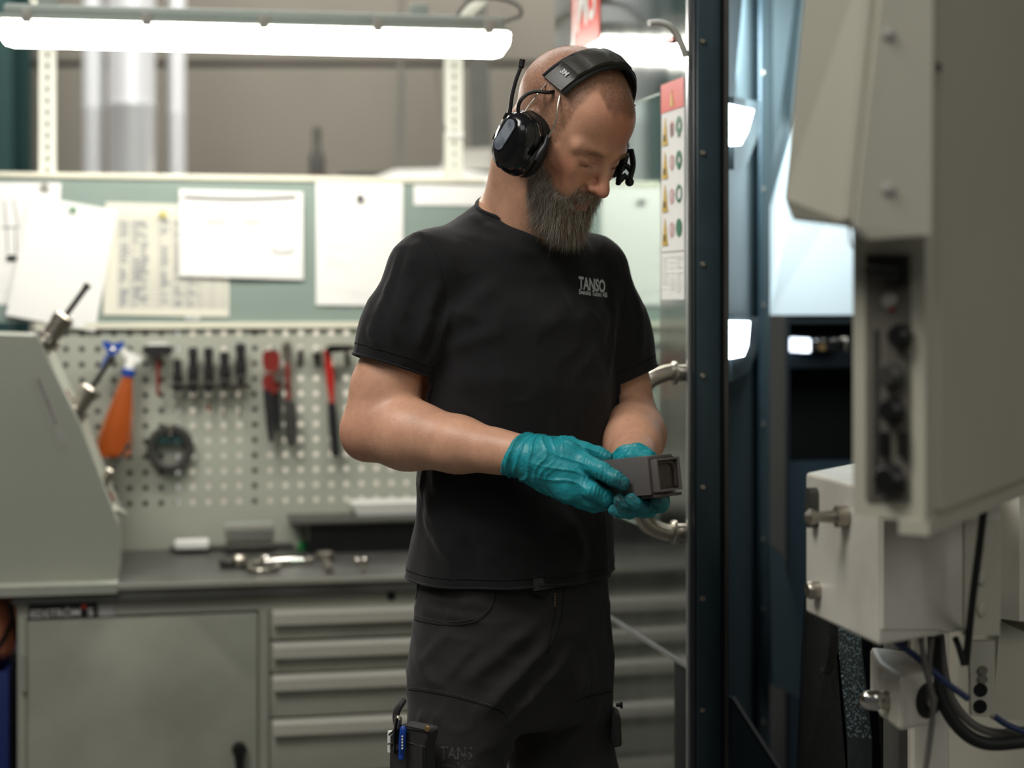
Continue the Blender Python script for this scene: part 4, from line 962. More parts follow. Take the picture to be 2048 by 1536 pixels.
# neighbour housing at the right edge
zz0, zz1 = P(0, 1240, 2.25).z, 1.26
e = empty('motor_housing', (P(2040, 0, 2.25).x, 2.35, zz0), 'pale rounded housing at the right frame edge behind the box', 'machine housing')
hx = P(2004, 0, 2.25).x
build('housing_shell', MB().prism([Vector((hx, 2.26, zz0-.0)), Vector((hx+.02, 2.24, zz0)), Vector((hx+.3, 2.34, zz0)), Vector((hx+.3, 2.6, zz0)), Vector((hx, 2.6, zz0))], (0, 0, zz1-zz0)), M['beige_lt'], e)
build('housing_foot', MB().prism([P(2000, 1242, 2.3), P(2048, 1264, 2.3), P(2200, 1330, 2.3), P(2200, 1440, 2.3), P(1985, 1440, 2.3)], (0, .2, 0)), M['beige'], e)
# machine stand below
z1 = P(0, 1440, 2.5).z
e = empty('machine_stand', (P(1960, 0, 2.4).x, 2.5, 0), 'beige machine stand in the lower right corner', 'machine stand')
build('stand_body', MB().box(P(1900, 0, 2.45).x, P(2250, 0, 2.45).x, 2.62, 2.85, 0, zb2+.1, .01), M['beige'], e)
build('white_post', MB().box(P(1829, 0, 2.30).x, P(1900, 0, 2.30).x, 2.30, 2.42, 0, zb2-.002, .004), M['beige_lt'], e)
build('dark_post', MB().box(P(1797, 0, 2.34).x, P(1828, 0, 2.34).x, 2.34, 2.44, 0, zb2-.002, .004), M['grey_dk'], e)
bk_ = build('slotted_bracket', MB().prism([P(1939, 1283, 2.2), P(1990, 1283, 2.2), P(1990, 1425, 2.2), P(1975, 1435, 2.2), P(1943, 1432, 2.2)], (0, .012, 0)), M['beige'], e, smooth=False)
for px, py in ((1963, 1340), (1965, 1352)): build('bracket_bolt', MB().lathe([(.006, 0), (.006, .004)], P(1965, py if py < 1350 else 1357, 2.2), (0, -1, 0), 12), M['steel'], bk_)
for px, py in ((1961, 1380), (1960, 1413)): build('bracket_hole', MB().lathe([(.009, 0), (.009, .001)], P(px, py, 2.2), (0, -1, 0), 14), M['blackmetal'], bk_)
# valve block with wing lever
vA = P(1757, 1390, 2.16); vB = P(1799, 1390, 2.08); vC = P(1880, 1390, 2.12)
zt3 = P(0, 1352, 2.08).z; zb3 = P(0, 1465, 2.08).z
e = empty('valve_block', (P(1820, 0, 2.1).x, 2.15, zb3), 'metal valve block with wing lever hanging among the hoses', 'valve')
ob = build('block_body', MB().prism([Vector((v.x, v.y, zb3)) for v in (vA, vB, vC)]+[Vector((vC.x, vC.y+.10, zb3)), Vector((vA.x+.01, vA.y+.10, zb3))], (0, 0, zt3-zb3)), M['beige_lt'], e, smooth=False)
bv = ob.modifiers.new('b', 'BEVEL'); bv.width = .006; bv.segments = 2
vn = (vB-vA); vn.z = 0; vn = vn.cross(Vector((0, 0, 1))).normalized(); vn = -vn if vn.y > 0 else vn
wn = (vC-vB); wn.z = 0; wn = wn.cross(Vector((0, 0, 1))).normalized(); wn = -wn if wn.y > 0 else wn
g0 = plane_hit(1856, 1400, vB, wn); build('gasket', MB().lathe([(.022, 0), (.022, .002)], g0, tuple(wn), 24), M['rubber'], e)
build('gasket_bolt', MB().lathe([(.009, 0), (.009, .006), (.006, .008)], g0+wn*.002, tuple(wn), 12), M['steel'], e)
l0 = plane_hit(1775, 1400, vA, vn)
build('lever_hub', MB().lathe([(.012, 0), (.012, .006), (.008, .010)], l0, tuple(vn), 16), M['steel'], e)
build('wing_lever', MB().sphere(l0+vn*.014+Vector((-.004, 0, 0)), .016, 8, (1.1, .5, .8)), M['chrome'], e)
l1 = plane_hit(1775, 1348, vA, vn); t = MB()
for i in range(3): t.prism([l1+Vector((-.006, 0, -.004*i))+vn*.001, l1+Vector((.006, 0, -.004*i))+vn*.001, l1+Vector((.006, 0, -.004*i-.002))+vn*.001, l1+Vector((-.006, 0, -.004*i-.002))+vn*.001], vn*.0006)
build('raised_mark', t, M['paper'], e, smooth=False)
# hoses and cables
def hose(pts, Y, r, m, name, label, n=6): return tag(build(name, MB().tube(bez([P(x, y, Y if not isinstance(Y, (list, tuple)) else Y[i]) for i, (x, y) in enumerate(pts)], n), r, 10), M[m]), label, name.split('_')[-1])
hose([(1868, 1275), (1872, 1350), (1888, 1410), (1925, 1462), (1975, 1487), (2060, 1482)], 2.12, .0085, 'rubber', 'thick_hose', 'thick black hose curving to the lower right corner')
hose([(1880, 1270), (1888, 1340), (1905, 1400), (1945, 1448), (1995, 1466), (2060, 1460)], 2.16, .0055, 'hose', 'grey_hose', 'thin grey hose running inside the thick black one')
hose([(1790, 1282), (1815, 1300), (1842, 1322), (1893, 1366), (1937, 1398)], 2.06, .004, 'blue_hose', 'blue_hose', 'blue hose slanting down over the valve block')
hose([(1989, 1433), (2015, 1450), (2060, 1468)], 2.14, .004, 'blue_hose', 'short_blue_hose', 'short blue hose leaving the bracket to the right edge')
hose([(1969, 1008), (1958, 1100), (1945, 1200), (1932, 1325)], [1.93, 1.95, 1.97, 2.1], .0045, 'rubber', 'black_cable', 'black cable hanging across the front of the pale box')
hose([(1841, 1275), (1852, 1340), (1866, 1400), (1862, 1460), (1848, 1560)], 2.03, .0035, 'hose', 'grey_cable', 'slim grey cable dangling past the valve block')
hose([(1864, 1275), (1858, 1330), (1862, 1400)], 2.04, .0035, 'hose', 'short_cable', 'short grey cable beside the slim dangling one')
hose([(1910, 1275), (1918, 1295), (1928, 1330)], 2.05, .004, 'rubber', 'cable_tail', 'short black cable tail left of the slotted bracket')
# ================================================================== MAN: signed distance sculpting
class Field:
    def __init__(s, xs, ys, zs):
        s.ax = [np.asarray(xs), np.asarray(ys), np.asarray(zs)]; s.d = np.full([len(a) for a in s.ax], 1.0, np.float32)
    def _blk(s, lo, hi):
        sl = []
        for a, l, h in zip(s.ax, lo, hi):
            i0 = max(int(np.searchsorted(a, l))-1, 0); i1 = min(int(np.searchsorted(a, h))+1, len(a))
            if i1 <= i0: return None
            sl.append(slice(i0, i1))
        return tuple(sl)
    def pts(s, sl):
        X, Y, Z = np.meshgrid(s.ax[0][sl[0]], s.ax[1][sl[1]], s.ax[2][sl[2]], indexing='ij'); return X, Y, Z
    def apply(s, fn, lo, hi, k=.01, mode='u'):
        m = k+.012; sl = s._blk([a-m for a in lo], [a+m for a in hi])
        if sl is None: return
        q = fn(*s.pts(sl)).astype(np.float32); d = s.d[sl]
        if mode == 's': q = -q; h = np.maximum(k-np.abs(d-q), 0)/max(k, 1e-6); s.d[sl] = np.maximum(d, q)+h*h*k*.25
        else: h = np.maximum(k-np.abs(d-q), 0)/max(k, 1e-6); s.d[sl] = np.minimum(d, q)-h*h*k*.25
    def cap(s, a, b, ra, rb, k=.01, mode='u', fl=None, fk=1.0):   # round cone; fl = axis squashed by fk
        a = np.array(a, float); b = np.array(b, float); ba = b-a; L2 = max(ba.dot(ba), 1e-9)
        if fl is not None: fl = np.array(fl, float); fl /= np.linalg.norm(fl)
        def fn(X, Y, Z):
            px, py, pz = X-a[0], Y-a[1], Z-a[2]
            t = np.clip((px*ba[0]+py*ba[1]+pz*ba[2])/L2, 0, 1)
            qx, qy, qz = px-ba[0]*t, py-ba[1]*t, pz-ba[2]*t; r = ra+(rb-ra)*t
            if fl is not None:
                c = (qx*fl[0]+qy*fl[1]+qz*fl[2])*(1/fk-1); qx = qx+fl[0]*c; qy = qy+fl[1]*c; qz = qz+fl[2]*c
            return np.sqrt(qx*qx+qy*qy+qz*qz)-r
        R = max(ra, rb); s.apply(fn, np.minimum(a, b)-R, np.maximum(a, b)+R, k, mode)
    def chain(s, ps, rs, k=.01, mode='u', **kw):
        for i in range(len(ps)-1): s.cap(ps[i], ps[i+1], rs[i], rs[i+1], k, mode, **kw)
    def ell(s, c, r, fr, k=.01, mode='u'):           # ellipsoid, fr = 3x3 rows of axes
        c = np.array(c, float); r = np.array(r, float); A = np.array(fr, float)
        def fn(X, Y, Z):
            p = [X-c[0], Y-c[1], Z-c[2]]; q = [(A[i][0]*p[0]+A[i][1]*p[1]+A[i][2]*p[2]) for i in range(3)]
            k0 = np.sqrt(sum((q[i]/r[i])**2 for i in range(3))); k1 = np.sqrt(sum((q[i]/r[i]**2)**2 for i in range(3)))
            return k0*(k0-1)/np.maximum(k1, 1e-6)
        R = max(r); s.apply(fn, c-R, c+R, k, mode)
    def mesh(s):
        d = s.d; S = d < 0; nx, ny, nz = d.shape
        c = np.zeros((nx-1, ny-1, nz-1), np.int8)
        for i in (0, 1):
            for j in (0, 1):
                for k in (0, 1): c += S[i:nx-1+i, j:ny-1+j, k:nz-1+k]
        act = (c > 0) & (c < 8); I, J, K = np.nonzero(act); idx = np.full(act.shape, -1, np.int64); idx[act] = np.arange(len(I))
        pos = np.zeros((len(I), 3)); cnt = np.zeros(len(I))
        ax = s.ax
        for e in range(3):
            for u in (0, 1):
                for v in (0, 1):
                    o0 = [0, 0, 0]; oth = [q for q in range(3) if q != e]; o0[oth[0]] = u; o0[oth[1]] = v; o1 = list(o0); o1[e] = 1
                    va = d[I+o0[0], J+o0[1], K+o0[2]]; vb = d[I+o1[0], J+o1[1], K+o1[2]]
                    m = (va < 0) != (vb < 0); t = np.where(m, va/np.where(m, va-vb, 1), 0)
                    pa = np.stack([ax[0][I+o0[0]], ax[1][J+o0[1]], ax[2][K+o0[2]]], 1); pb = np.stack([ax[0][I+o1[0]], ax[1][J+o1[1]], ax[2][K+o1[2]]], 1)
                    pos += np.where(m[:, None], pa+(pb-pa)*t[:, None], 0); cnt += m
        pos /= cnt[:, None]; quads = []
        def emit(A, ids):
            q = np.stack(ids, 1); q[~A] = q[~A][:, ::-1]; quads.append(q)
        m = S[:-1, 1:-1, 1:-1] != S[1:, 1:-1, 1:-1]; i, j, k = np.nonzero(m); j += 1; k += 1
        emit(S[i, j, k], [idx[i, j-1, k-1], idx[i, j, k-1], idx[i, j, k], idx[i, j-1, k]])
        m = S[1:-1, :-1, 1:-1] != S[1:-1, 1:, 1:-1]; i, j, k = np.nonzero(m); i += 1; k += 1
        emit(S[i, j, k], [idx[i-1, j, k-1], idx[i-1, j, k], idx[i, j, k], idx[i, j, k-1]])
        m = S[1:-1, 1:-1, :-1] != S[1:-1, 1:-1, 1:]; i, j, k = np.nonzero(m); i += 1; j += 1
        emit(S[i, j, k], [idx[i-1, j-1, k], idx[i, j-1, k], idx[i, j, k], idx[i-1, j, k]])
        return pos, np.concatenate(quads)
def relax(pos, quads, it=2, w=.5, mask=None):
    n = len(pos); e = np.concatenate([quads[:, [0, 1]], quads[:, [1, 2]], quads[:, [2, 3]], quads[:, [3, 0]]]); e = np.concatenate([e, e[:, ::-1]])
    deg = np.bincount(e[:, 0], minlength=n).astype(float)
    for _ in range(it):
        acc = np.stack([np.bincount(e[:, 0], weights=pos[e[:, 1], a], minlength=n) for a in range(3)], 1)/np.maximum(deg, 1)[:, None]
        ww = w if mask is None else (w*mask)[:, None]
        pos = pos+(acc-pos)*ww
    return pos
def vnormals(pos, quads):
    a = pos[quads[:, 2]]-pos[quads[:, 0]]; b = pos[quads[:, 3]]-pos[quads[:, 1]]; fn = np.cross(a, b); n = np.zeros_like(pos)
    for k in range(4): np.add.at(n, quads[:, k], fn)
    return n/np.maximum(np.linalg.norm(n, axis=1), 1e-12)[:, None]
def npmesh(name, pos, faces, m, parent, origin, colors=None, smooth=True):
    me = bpy.data.meshes.new(name); inv = root_matrix(parent).inverted() if parent is not None else Matrix.Translation(-Vector(origin))
    A = np.array(inv); p = pos @ A[:3, :3].T+A[:3, 3]
    nf = len(faces); k = faces.shape[1]
    me.vertices.add(len(p)); me.vertices.foreach_set('co', p.astype(np.float32).ravel())
    me.loops.add(nf*k); me.loops.foreach_set('vertex_index', faces.astype(np.int32).ravel())
    me.polygons.add(nf); me.polygons.foreach_set('loop_start', np.arange(0, nf*k, k, dtype=np.int32))
    try: me.polygons.foreach_set('loop_total', np.full(nf, k, np.int32))
    except Exception: pass
    me.update(calc_edges=True); me.validate()
    me.materials.append(m)
    if smooth: me.polygons.foreach_set('use_smooth', [True]*nf)
    if colors is not None:
        ca = me.color_attributes.new('col', 'FLOAT_COLOR', 'POINT'); ca.data.foreach_set('color', np.concatenate([colors, np.ones((len(colors), 1))], 1).astype(np.float32).ravel())
    o = bpy.data.objects.new(name, me); COL.objects.link(o)
    if parent is not None: o.parent = parent
    else: o.location = origin
    return o
def dist_seg(p, a, b):
    a = np.array(a); b = np.array(b); ba = b-a; t = np.clip(((p-a)@ba)/(ba@ba), 0, 1); q = a+ba*t[:, None]; return np.linalg.norm(p-q, axis=1), t
def nz(p, f, seed=0, oct=1):      # cheap smooth value noise on points
    out = np.zeros(len(p)); amp = 1
    for o in range(oct):
        q = p*f+seed*17.3+o*5.1; i = np.floor(q).astype(np.int64); fr = q-i; fr = fr*fr*(3-2*fr); v = 0
        for c in range(8):
            ofs = np.array([c & 1, (c >> 1) & 1, (c >> 2) & 1]); j = i+ofs
            h = (j[:, 0]*73856093) ^ (j[:, 1]*19349663) ^ (j[:, 2]*83492791) ^ (seed*2654435)
            h = ((h*1103515245+12345) >> 8) & 0xffff
            w = np.prod(np.where(ofs == 1, fr, 1-fr), axis=1); v = v+w*(h/65535.0)
        out += (v-.5)*2*amp; amp *= .5; f *= 2
    return out
def sstep(x, a, b): t = np.clip((x-a)/(b-a), 0, 1); return t*t*(3-2*t)

# ---- frames
TA = math.radians(36); TO = Vector((0, 2.64, 0)); TL = Vector((math.cos(TA), math.sin(TA), 0)); TF = Vector((math.sin(TA), -math.cos(TA), 0))
def T(u, v, z): return tuple(TO+TL*u+TF*v+Vector((0, 0, z)))
TFR = [tuple(TL), tuple(TF), (0, 0, 1)]
HYAW = math.radians(48); HP = math.radians(36)
hh = Vector((math.sin(HYAW), -math.cos(HYAW), 0)); HLx = Vector((math.cos(HYAW), math.sin(HYAW), 0))
HNy = hh*math.cos(HP)-Vector((0, 0, 1))*math.sin(HP); HUz = hh*math.sin(HP)+Vector((0, 0, 1))*math.cos(HP)
HC = P(1141, 252, 2.52); HM = np.array([tuple(HLx), tuple(HNy), tuple(HUz)])
def Hd(x, y, z): return tuple(HC+HLx*x+HNy*y+HUz*z)
# ---- joints
shR = T(-.153, -.008, 1.522); shL = T(.165, .0, 1.525)
elR = tuple(P(744, 858, 2.54)); wrR = tuple(P(1036, 910, 2.415))
elL = tuple(P(1264, 852, 2.70)); wrL = tuple(P(1268, 925, 2.50))
# ---- hands (rows: points with radii), shared by glove and hand
HR = {'palm': [(P(1036, 912, 2.415), .0265), (P(1085, 926, 2.41), .034), (P(1130, 945, 2.405), .030)],
 'pi': [(P(1080, 908, 2.41), .023), (P(1130, 908, 2.40), .018), (P(1162, 920, 2.392), .0138)],
 'pm': [(P(1080, 925, 2.41), .029), (P(1140, 948, 2.395), .022), (P(1165, 955, 2.39), .018)],
 'pr': [(P(1090, 945, 2.41), .026), (P(1140, 975, 2.395), .022), (P(1163, 985, 2.392), .017)],
 'index': [(P(1164, 923, 2.388), .0128), (P(1204, 941, 2.358), .0115), (P(1230, 957, 2.350), .0105), (P(1246, 967, 2.349), .0090)],
 'middle': [(P(1150, 960, 2.390), .0140), (P(1184, 982, 2.372), .0120), (P(1210, 996, 2.376), .0108), (P(1226, 1001, 2.39), .0098)],
 'ring': [(P(1148, 978, 2.392), .0140), (P(1180, 1000, 2.386), .0115), (P(1203, 1008, 2.40), .010), (P(1212, 1006, 2.42), .0092)],
 'pinky': [(P(1130, 980, 2.40), .0140), (P(1160, 1000, 2.396), .0110), (P(1188, 1012, 2.41), .0095), (P(1196, 1008, 2.43), .0085)],
 'thumb': [(P(1090, 900, 2.42), .018), (P(1138, 893, 2.42), .0135), (P(1170, 899, 2.415), .0108), (P(1196, 907, 2.412), .0100), (P(1213, 914, 2.408), .0088)]}
HLh = {'palm': [(P(1268, 925, 2.50), .028), (P(1283, 960, 2.475), .030), (P(1290, 1002, 2.43), .024)],
 'pb': [(P(1275, 940, 2.49), .024), (P(1262, 1005, 2.43), .018), (P(1240, 1001, 2.425), .014)],
 'index': [(P(1300, 1003, 2.42), .0155), (P(1318, 1006, 2.385), .0135), (P(1322, 1003, 2.365), .0115), (P(1316, 998, 2.356), .0105)],
 'middle': [(P(1290, 1006, 2.42), .015), (P(1284, 1012, 2.375), .0115), (P(1270, 1006, 2.352), .0090), (P(1262, 998, 2.350), .0080)],
 'ring': [(P(1275, 1008, 2.42), .0145), (P(1262, 1014, 2.38), .011), (P(1246, 1009, 2.362), .0088), (P(1238, 1000, 2.360), .0078)],
 'pinky': [(P(1262, 1008, 2.42), .0135), (P(1258, 1021, 2.385), .0105), (P(1242, 1023, 2.368), .0085), (P(1228, 1020, 2.370), .0075)],
 'thumb': [(P(1288, 935, 2.48), .018), (P(1308, 935, 2.46), .0145), (P(1292, 918, 2.445), .0115), (P(1262, 914, 2.44), .0098)]}
def hand(fd, H, dr=0, k=.009):
    for nm, c in H.items():
        fd.chain([tuple(p) for p, r in c], [max(r+dr, .004) for p, r in c], k if nm in ('palm', 'pi', 'pm', 'pr', 'pb') else .0035)
# ---- body field
def seg(a, b, s): return np.arange(a, b, s)
fx = np.concatenate([seg(-.36, -.02, .005), seg(-.02, .215, .0024), seg(.215, .36, .005)])
fy = np.concatenate([seg(2.26, 2.38, .005), seg(2.38, 2.64, .0024), seg(2.64, 2.90, .005)])
fz = np.concatenate([seg(.03, 1.12, .012), seg(1.12, 1.57, .005), seg(1.57, 1.90, .0024)])
fb = Field(fx, fy, fz)
fb.ell(T(0, .0, 1.38), (.155, .10, .19), TFR, .05)
fb.ell(T(0, .02, 1.16), (.14, .10, .17), TFR, .05)
fb.ell(T(0, 0, .99), (.15, .10, .13), TFR, .05)
fb.cap(T(-.138, -.02, 1.515), T(.14, -.02, 1.515), .042, .042, .04)
fb.cap(T(.01, -.03, 1.60), T(-.13, -.02, 1.535), .038, .03, .03); fb.cap(T(.03, -.03, 1.60), T(.14, -.02, 1.535), .038, .03, .03)
for sh, el, wr, ru in ((shR, elR, wrR, [.050, .052, .049, .042]), (shL, elL, wrL, [.047, .046, .041, .040])):
    s_, e_, w_ = np.array(sh), np.array(el), np.array(wr)
    fb.chain([s_, s_+(e_-s_)*.35, s_+(e_-s_)*.75, e_], ru, .02)
    fb.chain([e_, e_+(w_-e_)*.25, e_+(w_-e_)*.6, w_], [.044, .049, .039, .0275], .018)
    fb.cap(e_+(w_-e_)*.85, w_, .030, .027, .012, fl=(0, 1, .3), fk=.85)
# elbow point and muscle masses, right arm
e_ = np.array(elR); fb.cap(tuple(P(726, 880, 2.555)), tuple(P(732, 872, 2.54)), .024, .026, .025)
fb.cap(tuple(P(765, 848, 2.52)), tuple(P(840, 864, 2.49)), .030, .030, .03)
fb.cap(tuple(P(1255, 868, 2.68)), tuple(P(1262, 880, 2.60)), .036, .034, .03)
hand(fb, HR, -.003); hand(fb, HLh, -.003)
for sgn in (-1, 1):
    hpj = T(.085*sgn, 0, .93); kn = T(.115*sgn+.0, .02, .52); an = T(.135*sgn, -.02, .09)
    fb.chain([hpj, kn, an], [.075, .052, .036], .03)
    fb.cap(T(.135*sgn, -.04, .06), T(.15*sgn, .13, .05), .034, .03, .02)
# neck
nk0 = T(.022, -.015, 1.52); nk1 = Hd(0, -.035, -.045)
fb.cap(nk0, nk1, .058, .056, .03)
fb.cap(Hd(-.028, -.055, -.055), T(-.010, -.030, 1.61), .030, .022, .03); fb.cap(T(-.010, -.030, 1.61), T(-.06, -.025, 1.565), .022, .022, .03)
fb.cap(T(.02, -.005, 1.535), Hd(.0, .028, -.078), .040, .036, .03)
fb.cap(T(.03, .028, 1.555), Hd(-.045, -.02, -.07), .013, .012, .012)     # sternomastoid right
fb.cap(T(.05, .028, 1.555), Hd(.045, -.02, -.07), .013, .012, .012)
fb.cap(Hd(0, .055, -.095), T(.04, .04, 1.60), .012, .012, .02)
# head
hf = HM
fb.ell(Hd(0, -.012, .030), (.0765, .091, .083), hf, .02)
fb.ell(Hd(0, .018, -.004), (.068, .074, .070), hf, .02)
fb.ell(Hd(0, .040, .042), (.054, .044, .040), hf, .02)
fb.ell(Hd(0, .038, -.060), (.049, .044, .052), hf, .02)
for s in (-1, 1):
    fb.cap(Hd(.054*s, .000, -.060), Hd(.022*s, .068, -.106), .017, .015, .022)
    fb.cap(Hd(.052*s, -.012, -.030), Hd(.054*s, .0, -.058), .018, .017, .02)
    fb.cap(Hd(.059*s, .025, -.024), Hd(.038*s, .064, -.034), .015, .0135, .018)     # cheekbone
    fb.ell(Hd(.028*s, .068, -.062), (.020, .017, .024), hf, .015)
    fb.cap(Hd(.048*s, .066, .004), Hd(.013*s, .082, .004), .0085, .0085, .012)        # brow
fb.cap(Hd(0, .070, -.108), Hd(0, .074, -.112), .019, .017, .018)       # chin
fb.ell(Hd(0, .070, -.074), (.024, .020, .022), hf, .012)               # mouth mound
for s in (-1, 1): fb.ell(Hd(.0315*s, .092, -.011), (.0180, .0135, .0105), hf, .009, 's')
for s in (-1, 1): fb.ell(Hd(.0315*s, .0700, -.0125), (.0145, .0130, .0115), hf, .004)     # lowered lids over the eyeballs
fb.cap(Hd(0, .081, .000), Hd(0, .105, -.038), .0074, .0082, .010)       # nose bridge
fb.ell(Hd(0, .107, -.0450), (.0096, .0105, .0092), hf, .007)
for s in (-1, 1): fb.ell(Hd(.0110*s, .0945, -.0475), (.0060, .0085, .0058), hf, .006)
fb.cap(Hd(0, .086, -.045), Hd(0, .096, -.0535), .008, .006, .006)
for s in (-1, 1): fb.ell(Hd(.0062*s, .099, -.0550), (.0030, .0038, .0026), hf, .002, 's')
# lips
fb.chain([Hd(-.022, .077, -.0780), Hd(-.008, .0880, -.0740), Hd(0, .0885, -.0750), Hd(.008, .0880, -.0740), Hd(.022, .077, -.0780)], [.003, .0048, .0044, .0048, .003], .004)
fb.chain([Hd(-.020, .077, -.0810), Hd(-.007, .0860, -.0842), Hd(.007, .0860, -.0842), Hd(.020, .077, -.0810)], [.003, .0056, .0056, .003], .004)
fb.chain([Hd(-.023, .081, -.0794), Hd(-.008, .0940, -.0792), Hd(.008, .0940, -.0792), Hd(.023, .081, -.0794)], [.0008, .0011, .0011, .0008], .002, 's')
# lid creases
for s in (-1, 1):
    fb.chain([Hd((.0315-.0135)*s, .0808, -.0150), Hd(.0315*s, .0836, -.0195), Hd((.0315+.0125)*s, .0776, -.0150)], [.0010, .0014, .0010], .002, 's')
    fb.chain([Hd((.0315-.012)*s, .0815, -.0050), Hd(.0315*s, .0825, -.0038), Hd((.0315+.013)*s, .0765, -.0055)], [.0009, .0012, .0009], .004, 's')
    fb.cap(Hd(.018*s, .087, -.052), Hd(.026*s, .078, -.068), .0012, .0012, .008, 's')
    fb.ell(Hd(.078*s, -.008, -.012), (.010, .017, .026), hf, .006)                       # ears under the cups
bp_, bq_ = fb.mesh(); 
hz_ = (np.linalg.norm(bp_-np.array(HC), axis=1) > .16).astype(float)
bp_ = relax(bp_, bq_, 3, .5, hz_); bp_ = relax(bp_, bq_, 1, .35)
hl = (bp_-np.array(HC)) @ HM.T                                          # head-local coordinates
near = (np.linalg.norm(hl, axis=1) < .17)
def hairline(y): return np.interp(y, [-.12, -.06, -.03, .0, .02, .035, .05, .066, .1], [-.06, -.055, -.045, -.02, .012, .040, .060, .068, .085])
def beardline(x, y): return np.where((np.abs(x) < .031)*(y > .068), -.0570, np.interp(y, [-.03, .0, .02, .041, .052, .066, .075, .1], [-.03, -.03, -.035, -.052, -.060, -.068, -.070, -.066]))
def masks(h):
    x, y, z = h[:, 0], h[:, 1], h[:, 2]
    ax_ = np.abs(x); top_ = sstep(z-(.066+.034*np.clip((ax_-.028)/.022, 0, 1))+.004*nz(h, 90, 3), -.006, .006)*(y > .03)
    side_ = sstep(.0425-y+.003*nz(h, 90, 4), -.005, .005)*sstep(z-np.interp(y, [-.12, -.06, 0, .045], [-.055, -.055, -.05, -.035]), -.005, .005)
    scalp = np.maximum(top_, side_)
    br = sstep(beardline(x, y)-z+.003*nz(h, 120, 5), -.005, .006)*sstep(y-np.interp(z, [-.13, -.085, -.06, -.03], [.034, .024, .014, .004]), -.006, .006)*sstep(z+.140, -.006, .004)
    lips = (np.abs(x) < .0175)*(z > -.0885)*(z < -.0755)*(y > .072)
    br = br*(1-lips*.9); return scalp, br, lips
scalp, beard, lips = masks(hl)
skin = np.tile(np.array(lin((211, 161, 132))), (len(bp_), 1))
red_ = np.array(lin((198, 118, 92)))
def blend(c, col, w): return c*(1-w[:, None])+np.array(col)[None]*w[:, None]
n1 = nz(bp_, 45, 1, 3)
skin *= (1+.10*n1)[:, None]
w = np.zeros(len(bp_))
for c, r in ((Hd(0, .106, -.045), .02), (Hd(.045, .06, -.038), .03), (Hd(-.045, .06, -.038), .03), (Hd(0, .08, .05), .045)):
    w = np.maximum(w, .65*np.exp(-(np.linalg.norm(bp_-np.array(c), axis=1)/r)**2))
w = np.maximum(w, .55*np.exp(-(np.linalg.norm(bp_-np.array(P(712, 900, 2.54)), axis=1)/.045)**2))
skin = blend(skin, red_, w*near+w*(~near))
skin = blend(skin, lin((112, 80, 62)), scalp*near*.72*(.8+.3*nz(bp_, 700, 4)))
skin = blend(skin, lin((112, 92, 78)), beard*near*.6)
skin = blend(skin, lin((164, 106, 94)), np.clip(lips*near*.75*(np.abs(hl[:, 2]+.0815) < .0060), 0, 1))
bro = near*np.exp(-(((np.abs(hl[:, 0])-.030)/.014)**2+((hl[:, 2]-.0045)/.0040)**2))*(hl[:, 1] > .06); skin = blend(skin, lin((150, 112, 86)), np.clip(bro*.4, 0, 1))
sp = nz(bp_, 260, 9); skin = blend(skin, lin((120, 70, 50)), .35*sstep(sp, .78, .92)*(hz_))
M['skin'] = mat('skin', (200, 150, 120), .43, attr='col', var=.05, vscale=120, bump=.18, bscale=420, sss=.10)
man = empty('person', T(0, 0, 0), 'man in black t-shirt and work trousers looking down at a block in gloved hands', 'person')
body = npmesh('body', bp_, bq_, M['skin'], man, None, skin)
